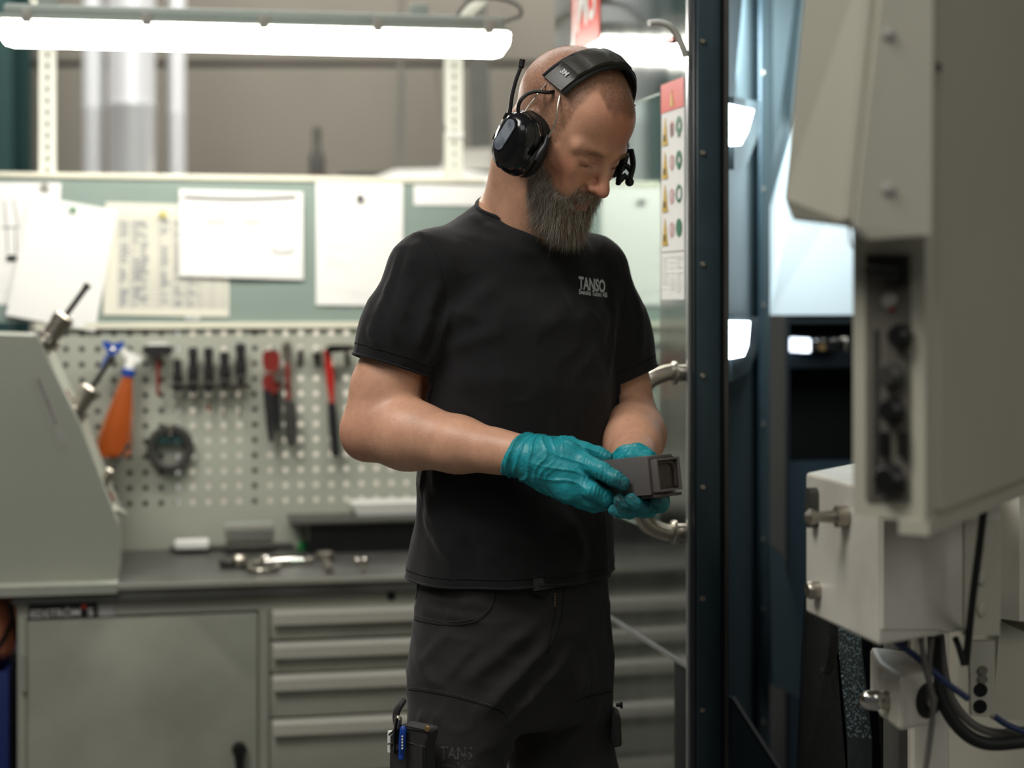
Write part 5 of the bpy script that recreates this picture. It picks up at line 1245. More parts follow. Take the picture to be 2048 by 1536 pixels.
# ---- hair strands
def strands(name, mask, count, length_fn, dir_fn, rad, colf, nseg=3, seed=1, sides=3):
    rs = np.random.RandomState(seed)
    nrm_ = vnormals(bp_, bq_); ids = np.nonzero(near)[0]; fm = mask[bq_].mean(1)*near[bq_].all(1)
    cand = np.nonzero(fm > .25)[0]
    ar = np.linalg.norm(np.cross(bp_[bq_[cand, 2]]-bp_[bq_[cand, 0]], bp_[bq_[cand, 3]]-bp_[bq_[cand, 1]]), axis=1)*fm[cand]
    ch = cand[rs.choice(len(cand), count, p=ar/ar.sum())]; u, v = rs.rand(count), rs.rand(count); q = bq_[ch]
    def lerp(A): return (A[q[:, 0]]*((1-u)*(1-v))[:, None]+A[q[:, 1]]*(u*(1-v))[:, None]+A[q[:, 2]]*(u*v)[:, None]+A[q[:, 3]]*((1-u)*v)[:, None])
    p = lerp(bp_); n = lerp(nrm_); n /= np.linalg.norm(n, axis=1)[:, None]; h = (p-np.array(HC)) @ HM.T
    L = length_fn(h, rs); D = dir_fn(h, n, rs); D /= np.linalg.norm(D, axis=1)[:, None]
    side = np.cross(D, rs.randn(count, 3)); side /= np.linalg.norm(side, axis=1)[:, None]; s2 = np.cross(D, side)
    rows = []; bend = rs.randn(count, 3)*.48
    start = p-n*.0006
    for k in range(nseg):
        t = k/nseg; c = start+(n*.35*(1-t)+D*t*1.0+bend*t*t*.5)*0
        c = start+L[:, None]*(D*t+n*(.30*t*(1-t))+bend*(t*t*.35))
        r = rad*(1-.55*t)
        for a in range(sides): c_ = math.cos(2*math.pi*a/sides); s_ = math.sin(2*math.pi*a/sides); rows.append(c+(side*c_+s2*s_)*r)
    tip = start+L[:, None]*(D+bend*.35); rows.append(tip)
    R = np.stack(rows, 1); m = R.shape[1]; base = (np.arange(count)*m)[:, None]; fs = []
    for k in range(nseg-1):
        for a in range(sides):
            b = (a+1) % sides; fs.append(np.concatenate([base+k*sides+a, base+k*sides+b, base+(k+1)*sides+b], 1)); fs.append(np.concatenate([base+k*sides+a, base+(k+1)*sides+b, base+(k+1)*sides+a], 1))
    for a in range(sides):
        b = (a+1) % sides; fs.append(np.concatenate([base+(nseg-1)*sides+a, base+(nseg-1)*sides+b, base+m-1], 1))
    col = np.repeat(colf(h, rs), m, axis=0)
    o = npmesh(name, R.reshape(-1, 3), np.concatenate(fs), M['hair'], man, None, col); o['kind'] = 'stuff'; return o
M['hair'] = mat('hair', (120, 110, 100), .55, attr='col')
def beard_len(h, rs):
    x, y, z = h.T; base = np.interp(z, [-.14, -.11, -.095, -.07, -.05, -.02], [.028, .036, .030, .012, .008, .005])
    front = sstep(y, -.01, .055); L = .0045+(base-.0045)*(.22+.78*front)
    must = (z > -.075)*(y > .07)*(np.abs(x) < .03); L = np.where(must, .009, L)
    return np.maximum(L, .003)*rs.uniform(.7, 1.2, len(x))
HNyA, HUzA, HLxA = np.array(HNy), np.array(HUz), np.array(HLx)
def beard_dir(h, n, rs):
    x, y, z = h.T; dwn = -.75*HUzA[None]+.17*HNyA[None]+np.array([0, 0, -.55])[None]
    must = ((z > -.075)*(y > .07))[:, None]; dm = -.8*HUzA[None]+np.sign(x)[:, None]*HLxA[None]*.6
    side = -.35*x[:, None]/.05*HLxA[None]
    return np.where(must, dm+n*.35, dwn+side*sstep(-z, .05, .09)[:, None]+n*.38)+rs.randn(len(x), 3)*.20
def beard_col(h, rs):
    g = rs.rand(len(h), 1); a = np.array(lin((150, 134, 112))); b = np.array(lin((226, 222, 214))); c = np.array(lin((166, 132, 98)))
    m = (g < .30+.25*sstep(np.abs(h[:, :1]), .02, .05)); return np.where(m, b, np.where(g < .75, a, c))*rs.uniform(.8, 1.15, (len(h), 1))
strands('beard', beard, 13000, beard_len, beard_dir, .00019, beard_col, 3, 2)
strands('cropped_hair', scalp, 46000, lambda h, rs: rs.uniform(.0022, .0042, len(h)), lambda h, n, rs: n*.45+HNyA[None]*.45-HUzA[None]*.1+rs.randn(len(h), 3)*.2, .00009,
        lambda h, rs: np.array(lin((136, 104, 80)))[None]*rs.uniform(.6, 1.4, (len(h), 1)), 1, 3)
strands('eyebrows', np.clip(bro*1.4, 0, 1), 520, lambda h, rs: rs.uniform(.004, .008, len(h)), lambda h, n, rs: np.sign(h[:, :1])*HLxA[None]+n*.2+.15*HUzA[None]+rs.randn(len(h), 3)*.15, .00012,
        lambda h, rs: np.array(lin((164, 128, 94)))[None]*rs.uniform(.7, 1.3, (len(h), 1)), 2, 4)
lash = near*np.exp(-(((np.abs(hl[:, 0])-.0315)/.014)**2+((hl[:, 2]+.0180)/.0014)**2))*(hl[:, 1] > .075)
strands('eyelashes', np.clip(lash*1.5, 0, 1), 320, lambda h, rs: rs.uniform(.0022, .0038, len(h)), lambda h, n, rs: n*.6-HUzA[None]*.9+rs.randn(len(h), 3)*.15, .00011,
        lambda h, rs: np.array(lin((60, 42, 32)))[None]*np.ones((len(h), 1)), 2, 5)

# ---- gloves
M['glove'] = mat('teal_nitrile', (8, 122, 128), .42, var=.10, vscale=30, bump=.55, bscale=55, rgb2=None, sheen=0)
def glove(H, wr, el, cuff, name, label, lo, hi, sgn, dirt):
    ax = [np.arange(lo[i], hi[i], .0016) for i in range(3)]; fd = Field(*ax)
    hand(fd, H, .0012, .009)
    w_ = np.array(wr); e_ = np.array(el); d = (e_-w_)/np.linalg.norm(e_-w_)
    fd.cap(w_-d*.02, w_+d*(cuff+.01), .0285, .0275, .012)
    pos, q = fd.mesh(); pos = relax(pos, q, 2, .5)
    cv = (pos-w_) @ d+.30*(pos[:, 2]-w_[2]); over = cv > cuff
    keep = ~over[q].all(1); pos = pos-np.outer(np.where(over, cv-cuff, 0), d); q = q[keep]; used_ = np.unique(q); mp = np.full(len(pos), -1); mp[used_] = np.arange(len(used_)); pos = pos[used_]; q = mp[q]
    n = vnormals(pos, q); s = (pos-w_) @ d+.30*(pos[:, 2]-w_[2])*np.exp(-(((pos-w_) @ d)/.03)**2)
    # folds: bands across the wrist, diagonal pulls over the back of the hand, crinkles round the fingers
    ph = nz(pos, 28, 2)*2.4
    wr_m = sstep(s, -.085, -.02)
    f1 = (1-np.abs(np.sin(s*230+ph*1.6)))**2.6
    diag = pos @ np.array([.45, .2, 1.0]); f2 = (1-np.abs(np.sin(diag*120+nz(pos, 22, 7)*3.0)))**3
    fing = sstep(-s, .085, .12); f3 = (1-np.abs(np.sin(s*640+nz(pos, 75, 5)*2.8)))**2
    disp = .0034*f1*wr_m+.0026*f2*(1-wr_m)*(1-fing)+.0014*f3*fing+.0009*nz(pos, 90, 8)-.0012
    cf = sstep(s, cuff-.014, cuff-.005); disp += cf*.0022*(1+.8*nz(pos, 70, 4))
    pos = pos+n*disp[:, None]
    base = np.array(lin((34, 150, 160))); col = np.tile(base, (len(pos), 1))*(1+.08*nz(pos, 60, 6))[:, None]
    for c_, r_, a_ in dirt: col = blend(col, lin((52, 66, 66)), a_*np.exp(-(np.linalg.norm(pos-np.array(c_), axis=1)/r_)**2)*(.7+.5*nz(pos, 300, 3)))
    o = npmesh(name, pos, q, M['glove_c'], man, None, np.clip(col, 0, 1))
    md = o.modifiers.new('t', 'SOLIDIFY'); md.thickness = .0006; md.offset = -1
    o['label'] = label; return o
M['glove_c'] = mat('teal_nitrile_smudged', (10, 128, 132), .40, attr='col', bump=.5, bscale=210)
glove(HR, wrR, elR, .004, 'glove', 'teal nitrile glove on his right hand', (-.06, 2.30, 1.16), (.17, 2.48, 1.32), 1, [(P(1245, 968, 2.34), .012, .8), (P(1222, 955, 2.34), .015, .35), (P(1212, 914, 2.41), .012, .6), (P(1228, 1003, 2.39), .02, .6)])
glove(HLh, wrL, elL, .0, 'glove', 'teal nitrile glove on his left hand, smudged dark at the fingertips', (.08, 2.30, 1.13), (.27, 2.56, 1.30), -1, [(P(1262, 996, 2.34), .014, .9), (P(1237, 999, 2.35), .014, .9), (P(1232, 1016, 2.36), .014, .9), (P(1316, 998, 2.35), .02, .8), (P(1290, 1010, 2.38), .04, .45)])

# ---- metal block in his hands
e0 = P(1307, 950, 2.325); wd = Vector((.70, -.714, 0)).normalized(); nd = Vector((.714, .70, 0)).normalized()
BM = Matrix(((wd.x, nd.x, 0, e0.x), (wd.y, nd.y, 0, e0.y), (0, 0, 1, e0.z), (0, 0, 0, 1))) @ Matrix.Rotation(math.radians(-8), 4, 'Y')
M['block'] = mat('graphite_block', (112, 108, 106), .42, .35, var=.08, vscale=60, bump=.05, bscale=90, stretch=(20, 20, .6))
M['block_dk'] = mat('graphite_pocket', (74, 67, 62), .5, .3, var=.2, vscale=70)
blk = empty('machined_block', BM @ Vector((-.06, .025, -.027)), 'dark grey machined graphite block with recessed pocket at its end, held in gloved hands', 'block')
build('block_body', MB(BM).box(-.135, -.008, 0, .052, -.0265, .0265, .0007), M['block'], blk)
build('end_groove', MB(BM).box(-.0085, -.003, .003, .049, -.023, .023), M['block_dk'], blk, smooth=False)
hd_ = MB(BM); yw, zw = .046, .0215
hd_.box(-.0035, .0065, .001, .0045, -zw-.002, zw, .0005).box(-.0035, .0065, .0455, yw+.004, -zw-.002, zw, .0005).box(-.0035, .0065, .0045, .0455, -zw-.002, -zw+.001, .0003).box(-.0035, .0065, .0045, .0455, zw-.003, zw, .0003)
build('end_frame', hd_, M['block'], blk)
build('pocket', MB(BM).box(-.0034, -.001, .0044, .0456, -zw+.0008, zw-.0028), M['block_dk'], blk, smooth=False)
tag(build('pocket_fillet', MB(BM).tube(bez([(.0005, .008, .0165), (.001, .030, .0165), (.001, .040, .013), (.001, .0425, .004), (.001, .0425, -.018)], 5), .003, 8), M['block_dk'], blk))
build('foot_plate', MB(BM).box(-.03, .004, .004, .050, -.031, -.0268, .0004), M['block_dk'], blk)
# ================================================================== CLOTHES
M['shirt'] = mat('black_cotton', (13, 13, 15), .92, var=.16, vscale=26, bump=.14, bscale=700, sheen=.10)
M['trouser'] = mat('charcoal_canvas', (34, 33, 33), .85, var=.20, vscale=20, bump=.22, bscale=520, sheen=.06)
M['seam'] = mat('dark_seam', (14, 14, 14), .9)
M['stitch'] = mat('dark_stitch', (58, 57, 55), .9)
def loft(fd, tab, k=.03, dr=0):       # elliptic loft in the torso frame, table rows: z, A, B, u0, v0
    tab = np.array(tab); Zt = tab[:, 0]
    def fn(X, Y, Z):
        px, py = X-TO.x, Y-TO.y
        A = np.interp(Z, Zt, tab[:, 1])+dr; B = np.interp(Z, Zt, tab[:, 2])+dr; u = px*TL.x+py*TL.y-np.interp(Z, Zt, tab[:, 3]); v = px*TF.x+py*TF.y-np.interp(Z, Zt, tab[:, 4])
        k0 = np.sqrt((u/A)**2+(v/B)**2); k1 = np.sqrt((u/A**2)**2+(v/B**2)**2); d = k0*(k0-1)/np.maximum(k1, 1e-6)
        return np.maximum(d, np.maximum(Zt[0]-Z, Z-Zt[-1]))
    fd.apply(fn, (-.40, 2.30, Zt[0]), (.40, 2.98, Zt[-1]), k)
def clip_mesh(pos, q, cuts):
    """cut the quad shell with planes; each cut = (point, normal, region function on vertices)"""
    bm = bmesh.new(); vv = [bm.verts.new(p) for p in pos.tolist()]
    for f in q.tolist():
        try: bm.faces.new([vv[i] for i in f])
        except ValueError: pass
    for pt, no, reg in cuts:
        vs = set(v for v in bm.verts if reg(v.co)); fs = [f for f in bm.faces if all(v in vs for v in f.verts)]
        geom = set(fs)
        for f in fs: geom.update(f.edges); geom.update(f.verts)
        bmesh.ops.bisect_plane(bm, geom=list(geom), plane_co=pt, plane_no=no, clear_outer=True, dist=1e-6)
    return bm
def loops(bm):
    be = [e for e in bm.edges if len(e.link_faces) == 1]; adj = {}
    for e in be:
        for a, b in ((e.verts[0], e.verts[1]), (e.verts[1], e.verts[0])): adj.setdefault(a, []).append(b)
    seen = set(); out = []
    for s in adj:
        if s in seen: continue
        L = [s]; seen.add(s); cur = s
        while True:
            nx = [x for x in adj[cur] if x not in seen]
            if not nx: break
            cur = nx[0]; seen.add(cur); L.append(cur)
        if len(L) > 20: out.append([v.co.copy() for v in L])
    return out
def bm_object(bm, name, m, parent, thick):
    me = bpy.data.meshes.new(name); inv = root_matrix(parent).inverted(); bmesh.ops.transform(bm, matrix=inv, verts=bm.verts)
    bm.to_mesh(me); me.materials.append(m); me.polygons.foreach_set('use_smooth', [True]*len(me.polygons))
    o = bpy.data.objects.new(name, me); COL.objects.link(o); o.parent = parent
    if thick: md = o.modifiers.new('t', 'SOLIDIFY'); md.thickness = thick; md.offset = -1
    return o
def ridges(pos, n, folds, amp_noise=0):
    disp = np.zeros(len(pos))
    for a, b, wdt, h in folds:
        d, t = dist_seg(pos, a, b); taper = np.sin(np.pi*np.clip(t*.9+.05, 0, 1)); disp += h*taper*np.exp(-(d/wdt)**2)
    return disp
# ---- T-shirt
fs_ = Field(np.arange(-.36, .40, .0045), np.arange(2.36, 2.96, .0045), np.arange(1.02, 1.74, .0045))
shirt_tab = [(1.02, .172, .133, .002, .0), (1.07, .170, .132, .002, .0), (1.15, .163, .128, .0, .010), (1.25, .159, .128, .0, .012), (1.35, .166, .126, .0, .012), (1.45, .168, .120, 0.002, .004), (1.50, .160, .104, 0.004, -.004),
             (1.545, .138, .094, .008, -.002), (1.575, .100, .090, .014, .002), (1.60, .070, .078, .026, .004), (1.64, .056, .064, .034, -.002), (1.73, .054, .062, .034, .004)]
loft(fs_, shirt_tab, .02)
fs_.cap(T(-.132, -.015, 1.516), T(.145, -.015, 1.516), .047, .047, .05)
fs_.cap(T(-.01, -.02, 1.594), T(-.130, -.015, 1.532), .042, .042, .05); fs_.cap(T(.04, -.02, 1.585), T(.148, -.015, 1.533), .040, .041, .035)
sR, eR = np.array(shR), np.array(elR); sL, eL = np.array(shL), np.array(elL)
endR = sR+(eR-sR)*.86; endL = sL+(eL-sL)*.86
fs_.chain([sR, sR+(eR-sR)*.4, endR], [.055, .061, .061], .035)
fs_.chain([sL, sL+(eL-sL)*.4, endL], [.053, .058, .060], .035)
sp_, sq_ = fs_.mesh(); sp_ = relax(sp_, sq_, 3, .5); n = vnormals(sp_, sq_)
U = (sp_-np.array(TO)) @ np.array(TL); V = (sp_-np.array(TO)) @ np.array(TF); Zz = sp_[:, 2]
folds = []
def TP(px, py, Y): return tuple(P(px, py, Y))
for a, b, w_, h_ in ((TP(880, 560, 2.45), TP(835, 700, 2.46), .010, .007), (TP(905, 600, 2.45), TP(850, 745, 2.47), .008, .006), (TP(838, 480, 2.43), TP(790, 640, 2.42), .009, .004),
                     (TP(800, 500, 2.43), TP(745, 690, 2.45), .008, .004), (TP(775, 560, 2.42), TP(790, 690, 2.42), .007, .0035), (TP(895, 660, 2.46), TP(1000, 560, 2.45), .014, .005), (TP(890, 700, 2.46), TP(1010, 660, 2.47), .012, .004),
                     (TP(900, 760, 2.47), TP(1060, 760, 2.47), .016, .003), (TP(842, 830, 2.50), TP(880, 1010, 2.50), .012, .005), (TP(860, 800, 2.50), TP(930, 930, 2.49), .012, .004),
                     (TP(830, 960, 2.54), TP(900, 1100, 2.50), .012, .005), (TP(900, 1040, 2.50), TP(1080, 1100, 2.46), .014, .003), (TP(1100, 1000, 2.45), TP(1180, 1120, 2.47), .012, .004), (TP(1225, 560, 2.60), TP(1215, 760, 2.62), .010, .005),
                     (TP(1262, 560, 2.65), TP(1278, 740, 2.62), .008, .004), (TP(1000, 470, 2.50), TP(940, 430, 2.50), .010, .003), (TP(960, 480, 2.47), TP(1080, 520, 2.45), .012, .003), (TP(880, 440, 2.50), TP(820, 470, 2.47), .008, .003)):
    folds.append((a, b, w_, h_))
_bv = BVHTree.FromPolygons(sp_.tolist(), sq_.tolist())
def reproject(fl, bv):
    out = []
    for a, b, w_, h_ in fl:
        pr = []
        for p in (a, b):
            d_ = (Vector(p)-Vector((0, 0, CZ))).normalized(); h = bv.ray_cast(Vector((0, 0, CZ)), d_)[0]; pr.append(tuple(h) if h is not None else p)
        a2, b2 = Vector(pr[0]), Vector(pr[1]); m_ = bv.find_nearest((a2+b2)/2)[0]
        out += [(tuple(a2), tuple(m_), w_, h_*.9), (tuple(m_), tuple(b2), w_, h_*.9), (tuple(a2*.6+m_*.4), tuple(b2*.6+m_*.4), w_, h_*.5)]
    return out
folds += [(TP(*a), TP(*b), w_, h_) for a, b, w_, h_ in (((760, 600, 2.4), (800, 690, 2.4), .006, .003), ((740, 650, 2.4), (760, 700, 2.4), .006, .003), ((830, 560, 2.4), (800, 650, 2.4), .006, .003),
   ((845, 1020, 2.5), (905, 1120, 2.5), .008, .004), ((835, 860, 2.5), (842, 1000, 2.5), .006, .004), ((1190, 900, 2.5), (1205, 1100, 2.5), .008, .004), ((940, 1060, 2.5), (990, 1125, 2.5), .008, .003), ((1140, 600, 2.5), (1060, 680, 2.5), .012, .003),
   ((1215, 620, 2.5), (1150, 760, 2.5), .010, .004), ((900, 620, 2.5), (960, 640, 2.5), .008, .003), ((905, 800, 2.5), (1000, 870, 2.5), .010, .003))]
folds = reproject(folds, _bv)
disp = 1.0*ridges(sp_, n, folds)+.0022*nz(sp_*np.array([1, 1, .55]), 16, 2, 2)+.0018*(1-np.abs(nz(sp_*np.array([1,1,.6]), 26, 6)))**4
low = sstep(1.24-Zz, 0, .16)*(np.abs(U) < .24); disp += low*.0035*np.sin(np.arctan2(V, U)*9+nz(sp_, 8, 3)*2.0)
sp_ = sp_+n*disp[:, None]
dR = (eR-sR)/np.linalg.norm(eR-sR); dL = (eL-sL)/np.linalg.norm(eL-sL)
def tl(c): return (c-TO).dot(TL)
hemR = P(776, 724, 2.46); hemL = P(1268, 754, 2.66)
noR = Vector((-.30, -.10, -.95)).normalized(); noL = Vector((.38, .0, -.92)).normalized()
ST_ = np.array(shirt_tab)
def in_arm(c, s, e):
    s = Vector(s); e = Vector(e); t = min(max((c-s).dot(e-s)/(e-s).length_squared, 0), 1); da = (c-s-(e-s)*t).length-.061
    z = c.z; A = np.interp(z, ST_[:, 0], ST_[:, 1]); B = np.interp(z, ST_[:, 0], ST_[:, 2]); v0 = np.interp(z, ST_[:, 0], ST_[:, 4])
    u = tl(c); v = (c-TO).dot(TF)-v0; dt = (math.sqrt((u/A)**2+(v/B)**2)-1)*min(A, B)
    return da < dt
def inR(c): return (c-Vector(endR)).length < .14 and in_arm(c, sR, endR)
def inL(c): return (c-Vector(endL)).length < .14 and in_arm(c, sL, endL)
ncol = (Vector((0, 0, 1))+TF*.42).normalized()
bm = clip_mesh(sp_, sq_, [(Vector(T(0, 0, 1.060)), Vector((0, 0, -1)), lambda c: c.z < 1.12 and abs(tl(c)) < .25),
                          (Vector(T(0, 0, 1.618)), ncol, lambda c: c.z > 1.54 and abs(tl(c)) < .2),
                          (hemR, noR, inR), (hemL, noL, inL)])
shirt_bvh = BVHTree.FromBMesh(bm)
lps = loops(bm)
shirt = bm_object(bm, 't_shirt', M['shirt'], man, .0022)
for L in lps:
    if len(L) > 30:
        c = sum(L, Vector())/len(L)
        if c.z > 1.53 or c.z < 1.09 or abs(tl(c)) > .1:
            L2 = L[::2]; up = c.z > 1.53
            # flattened rib: two offset tubes make a hem
            mb = MB(); mb.tube([p for p in L2]+[L2[0]], .0030 if up else .0022, 6, cap=False); build('collar' if up else 'hem', mb, M['shirt'], shirt)
            sh_ = Vector((0, 0, .013)) if c.z < 1.09 else (-ncol*.010 if up else -(noR if tl(c) < 0 else noL)*.016)
            if not up:
                pts_ = []
                for p in L2:
                    q_ = p+sh_; hit = shirt_bvh.find_nearest(q_); pts_.append(hit[0]+hit[1]*.0003 if hit[0] is not None else q_)
                mb = MB(); mb.tube(pts_+[pts_[0]], .0007, 5, cap=False); build('hem_stitching', mb, M['seam'], shirt)
def cast(px, py, bvh):
    o = Vector((0, 0, CZ)); d = Vector(((px-CX)/F, 1, -(py-HY)/F)).normalized(); h = bvh.ray_cast(o, d); return (h[0], h[1]) if h[0] is not None else (None, None)
def surf_line(pts, bvh, r, name, m, par, n=10, lift=.0):
    out = []
    bz = bez([(x, y, 0) for x, y in pts], n)
    for q in bz:
        h, nn = cast(q.x, q.y, bvh)
        if h is not None and (not out or (h-out[-1]).length < .08): out.append(h+nn*lift)
    if len(out) > 2: return build(name, MB().tube(out, r, 5), m, par)
def surf_text(txt, bvh, tl_, tr_, h, name, m, par, bold=0, lift=.0006, xsq=None, skip=None):
    vs, fs = text_polys(txt, 1.0, bold, 1.0); w_ = max(x for x, y in vs); hh_ = max(y for x, y in vs); out = []
    ok = True
    for x, y in vs:
        px = tl_[0]+(tr_[0]-tl_[0])*x/w_; py = tl_[1]+(tr_[1]-tl_[1])*x/w_+h*(1-y/hh_); p, nn = cast(px, py, bvh)
        if p is None: return None
        out.append(p+nn*lift)
    mb = MB(); mb._add(out, fs); return build(name, mb, m, par, smooth=False)
M['print'] = mat('grey_print', (205, 208, 210), .8); M['print_worn'] = mat('worn_print', (74, 73, 70), .85, rgb2=(34, 33, 32), vscale=160)
surf_text('TANSO', shirt_bvh, (1157, 552), (1210, 560), 25, 'chest_lettering', M['print'], shirt, .035)
surf_text('Svenska Tanso AB', shirt_bvh, (1157, 578), (1214, 585), 10, 'chest_lettering', M['print'], shirt, .03)
for s_px in ([(838, 462), (868, 500), (884, 560), (886, 620), (872, 690)], [(1236, 500), (1252, 560), (1246, 640)]):
    surf_line(s_px, shirt_bvh, .0009, 'shirt_seam', M['seam'], shirt)
# ---- trousers
ft = Field(np.arange(-.30, .34, .0055), np.arange(2.40, 2.92, .0055), np.arange(.06, 1.13, .0055))
loft(ft, [(.84, .150, .108, 0, 0), (.90, .163, .118, .002, 0), (.98, .166, .122, .002, 0), (1.06, .158, .118, .002, 0), (1.10, .152, .114, .002, 0)], .03)
hipR, hipL = T(-.082, .005, .92), T(.084, .0, .92)
knR, knL = T(-.150, .045, .52), T(.112, .03, .52); anR, anL = T(-.150, -.01, .07), T(.130, -.02, .07)
ft.chain([hipR, T(-.133, .02, .74), knR, anR], [.088, .073, .070, .066], .03)
ft.chain([hipL, T(.092, .01, .74), knL, anL], [.088, .078, .072, .066], .03)
tp_, tq_ = ft.mesh(); tp_ = relax(tp_, tq_, 3, .5); n = vnormals(tp_, tq_)
tf = []
for a, b, w_, h_ in ((TP(850, 1190, 2.53), TP(985, 1210, 2.50), .009, .004), (TP(840, 1170, 2.54), TP(980, 1185, 2.50), .007, .003), (TP(840, 1215, 2.54), TP(960, 1240, 2.50), .008, .004), (TP(1110, 1270, 2.50), TP(960, 1420, 2.47), .010, .006),
                     (TP(1140, 1300, 2.50), TP(1010, 1450, 2.49), .009, .006), (TP(1080, 1240, 2.50), TP(920, 1370, 2.47), .011, .005), (TP(830, 1300, 2.52), TP(880, 1380, 2.48), .010, .004), (TP(850, 1420, 2.50), TP(835, 1480, 2.49), .007, .004),
                     (TP(1170, 1330, 2.55), TP(1080, 1470, 2.53), .011, .006), (TP(1200, 1400, 2.56), TP(1110, 1530, 2.54), .010, .005), (TP(1020, 1480, 2.56), TP(1060, 1536, 2.55), .008, .005)):
    tf.append((a, b, w_, h_))
tf += [(TP(*a), TP(*b), w_, h_) for a, b, w_, h_ in (((900, 1260, 2.5), (845, 1330, 2.5), .008, .003), ((960, 1280, 2.5), (880, 1370, 2.5), .008, .003), ((1060, 1330, 2.5), (960, 1440, 2.5), .008, .004), ((1150, 1240, 2.5), (1190, 1360, 2.5), .010, .003),
   ((1210, 1200, 2.5), (1225, 1380, 2.5), .008, .003), ((880, 1420, 2.5), (860, 1470, 2.5), .006, .003), ((1120, 1420, 2.5), (1080, 1530, 2.5), .008, .004))]
tf = reproject(tf, BVHTree.FromPolygons(tp_.tolist(), tq_.tolist()))
tp_ = tp_+n*(1.1*ridges(tp_, n, tf)+.0022*nz(tp_*np.array([1, 1, .6]), 15, 12, 2)+.002*(1-np.abs(nz(tp_*np.array([1,1,1.3]), 24, 16)))**4)[:, None]
tr_bvh = BVHTree.FromPolygons(tp_.tolist(), tq_.tolist())
trs = npmesh('work_trousers', tp_, tq_, M['trouser'], man, None)
for pl in ([(838, 1150), (834, 1190), (822, 1230), (816, 1270)], [(986, 1160), (991, 1185), (985, 1210), (965, 1235), (935, 1247), (890, 1250), (845, 1243), (816, 1232)],
           [(812, 1378), (870, 1386), (940, 1402), (1000, 1422), (1015, 1440)], [(1130, 1155), (1126, 1200), (1118, 1250), (1095, 1305)], [(1112, 1170), (1110, 1220), (1098, 1280), (1092, 1310)], [(1236, 1380), (1180, 1392), (1150, 1402)]):
    surf_line(pl, tr_bvh, .0011, 'trouser_seam', M['seam'], trs)
for pl in ([(982, 1180), (985, 1200), (970, 1226), (935, 1240), (890, 1243), (845, 1236), (820, 1228)], [(812, 1374), (870, 1381), (940, 1397), (1000, 1417)]):
    surf_line(pl, tr_bvh, .0006, 'stitch_line', M['stitch'], trs)
surf_text('TANS', tr_bvh, (880, 1492), (945, 1494), 25, 'thigh_lettering', M['print_worn'], trs, .03)
surf_text('Svenska Tanso AB', tr_bvh, (876, 1523), (958, 1528), 10, 'thigh_lettering', M['print_worn'], trs, .01)
zp = MB(); 
for i in range(7):
    h, nn = cast(1110.5, 1187+i*4, tr_bvh)
    if h is not None: zp.box(h.x-.0012, h.x+.0012, h.y-.002, h.y+.001, h.z-.0008, h.z+.0008)
if zp.v: build('zip_teeth', zp, M['brass'], trs, smooth=False)['kind'] = 'stuff'
# belt buckle
bk0 = Vector(T(-.026, .120, 1.062)); bku = TL
def bkp(u, v, z): return bk0+TL*u+TF*v+Vector((0, 0, z))
build('belt_buckle', MB().prism([bkp(-.025, 0, -.008), bkp(.028, 0, -.006), bkp(.028, 0, .010), bkp(-.025, 0, .010)], TF*.006), M['grey_dk'], trs, smooth=False)
build('belt_end', MB().prism([bkp(-.028, -.002, -.010), bkp(.012, -.002, -.009), bkp(-.010, -.002, -.020)], TF*.005), M['seam'], trs, smooth=False)
# thigh holster pocket, right leg (image left)
pk = [P(778, 1470, 2.47), P(800, 1450, 2.45), P(858, 1462, 2.425), P(850, 1500, 2.425), P(848, 1700, 2.425), P(772, 1700, 2.47)]
back = Vector((.015, .03, 0))
pkm = MB().prism(pk, back); pko = build('thigh_pocket', pkm, M['trouser'], trs); pko.modifiers.new('b', 'BEVEL').width = .004
build('pocket_edge', MB().tube([P(778, 1470, 2.468), P(800, 1450, 2.448), P(858, 1462, 2.423), P(850, 1500, 2.423), P(848, 1600, 2.423)], .0013, 6), M['seam'], trs)
build('pocket_edge', MB().tube([P(776, 1488, 2.468), P(812, 1484, 2.445), P(851, 1494, 2.423)], .0012, 6), M['stitch'], trs)
build('pocket_loop', MB().tube(bez([P(806, 1402, 2.50), P(797, 1416, 2.475), P(792, 1432, 2.47), P(795, 1452, 2.462)], 5), .0055, 8), M['trouser'], trs)
tag(build('pocket_rivet', MB().lathe([(.0042, 0), (.0042, .0015), (.003, .0022)], P(855, 1457, 2.422), (-.2, -1, 0), 16), M['brass'], trs), 'round brass rivet')
# left side tool loop
lp = P(1240, 1410, 2.62)
build('tool_button', MB().lathe([(.003, 0), (.003, .006), (.0052, .007), (.0052, .010)], P(1232, 1410, 2.60), (1, 0, 0), 12), M['blackmetal'], trs)
sb = build('side_pouch', MB().prism([P(1228, 1425, 2.62), P(1242, 1435, 2.62), P(1244, 1494, 2.62), P(1226, 1496, 2.62)], (0, .05, 0)), M['trouser'], trs); sb.modifiers.new('b', 'BEVEL').width = .003
# work boots below the frame
for u0, an in ((-.150, anR), (.130, anL)):
    fbt = Field(np.arange(an[0]-.2, an[0]+.24, .006), np.arange(an[1]-.28, an[1]+.2, .006), np.arange(-.01, .2, .006))
    fbt.chain([T(u0, -.045, .045), T(u0*1.05, .06, .04), T(u0*1.1, .145, .038)], [.043, .046, .042], .03); fbt.cap(T(u0, -.02, .06), T(u0, -.02, .13), .05, .05, .03)
    fbt.d = np.maximum(fbt.d, -(np.broadcast_to(fbt.ax[2], fbt.d.shape)-.0)).astype(np.float32)
    p_, q_ = fbt.mesh(); npmesh('boot', p_, q_, M['rubber'], man, None)
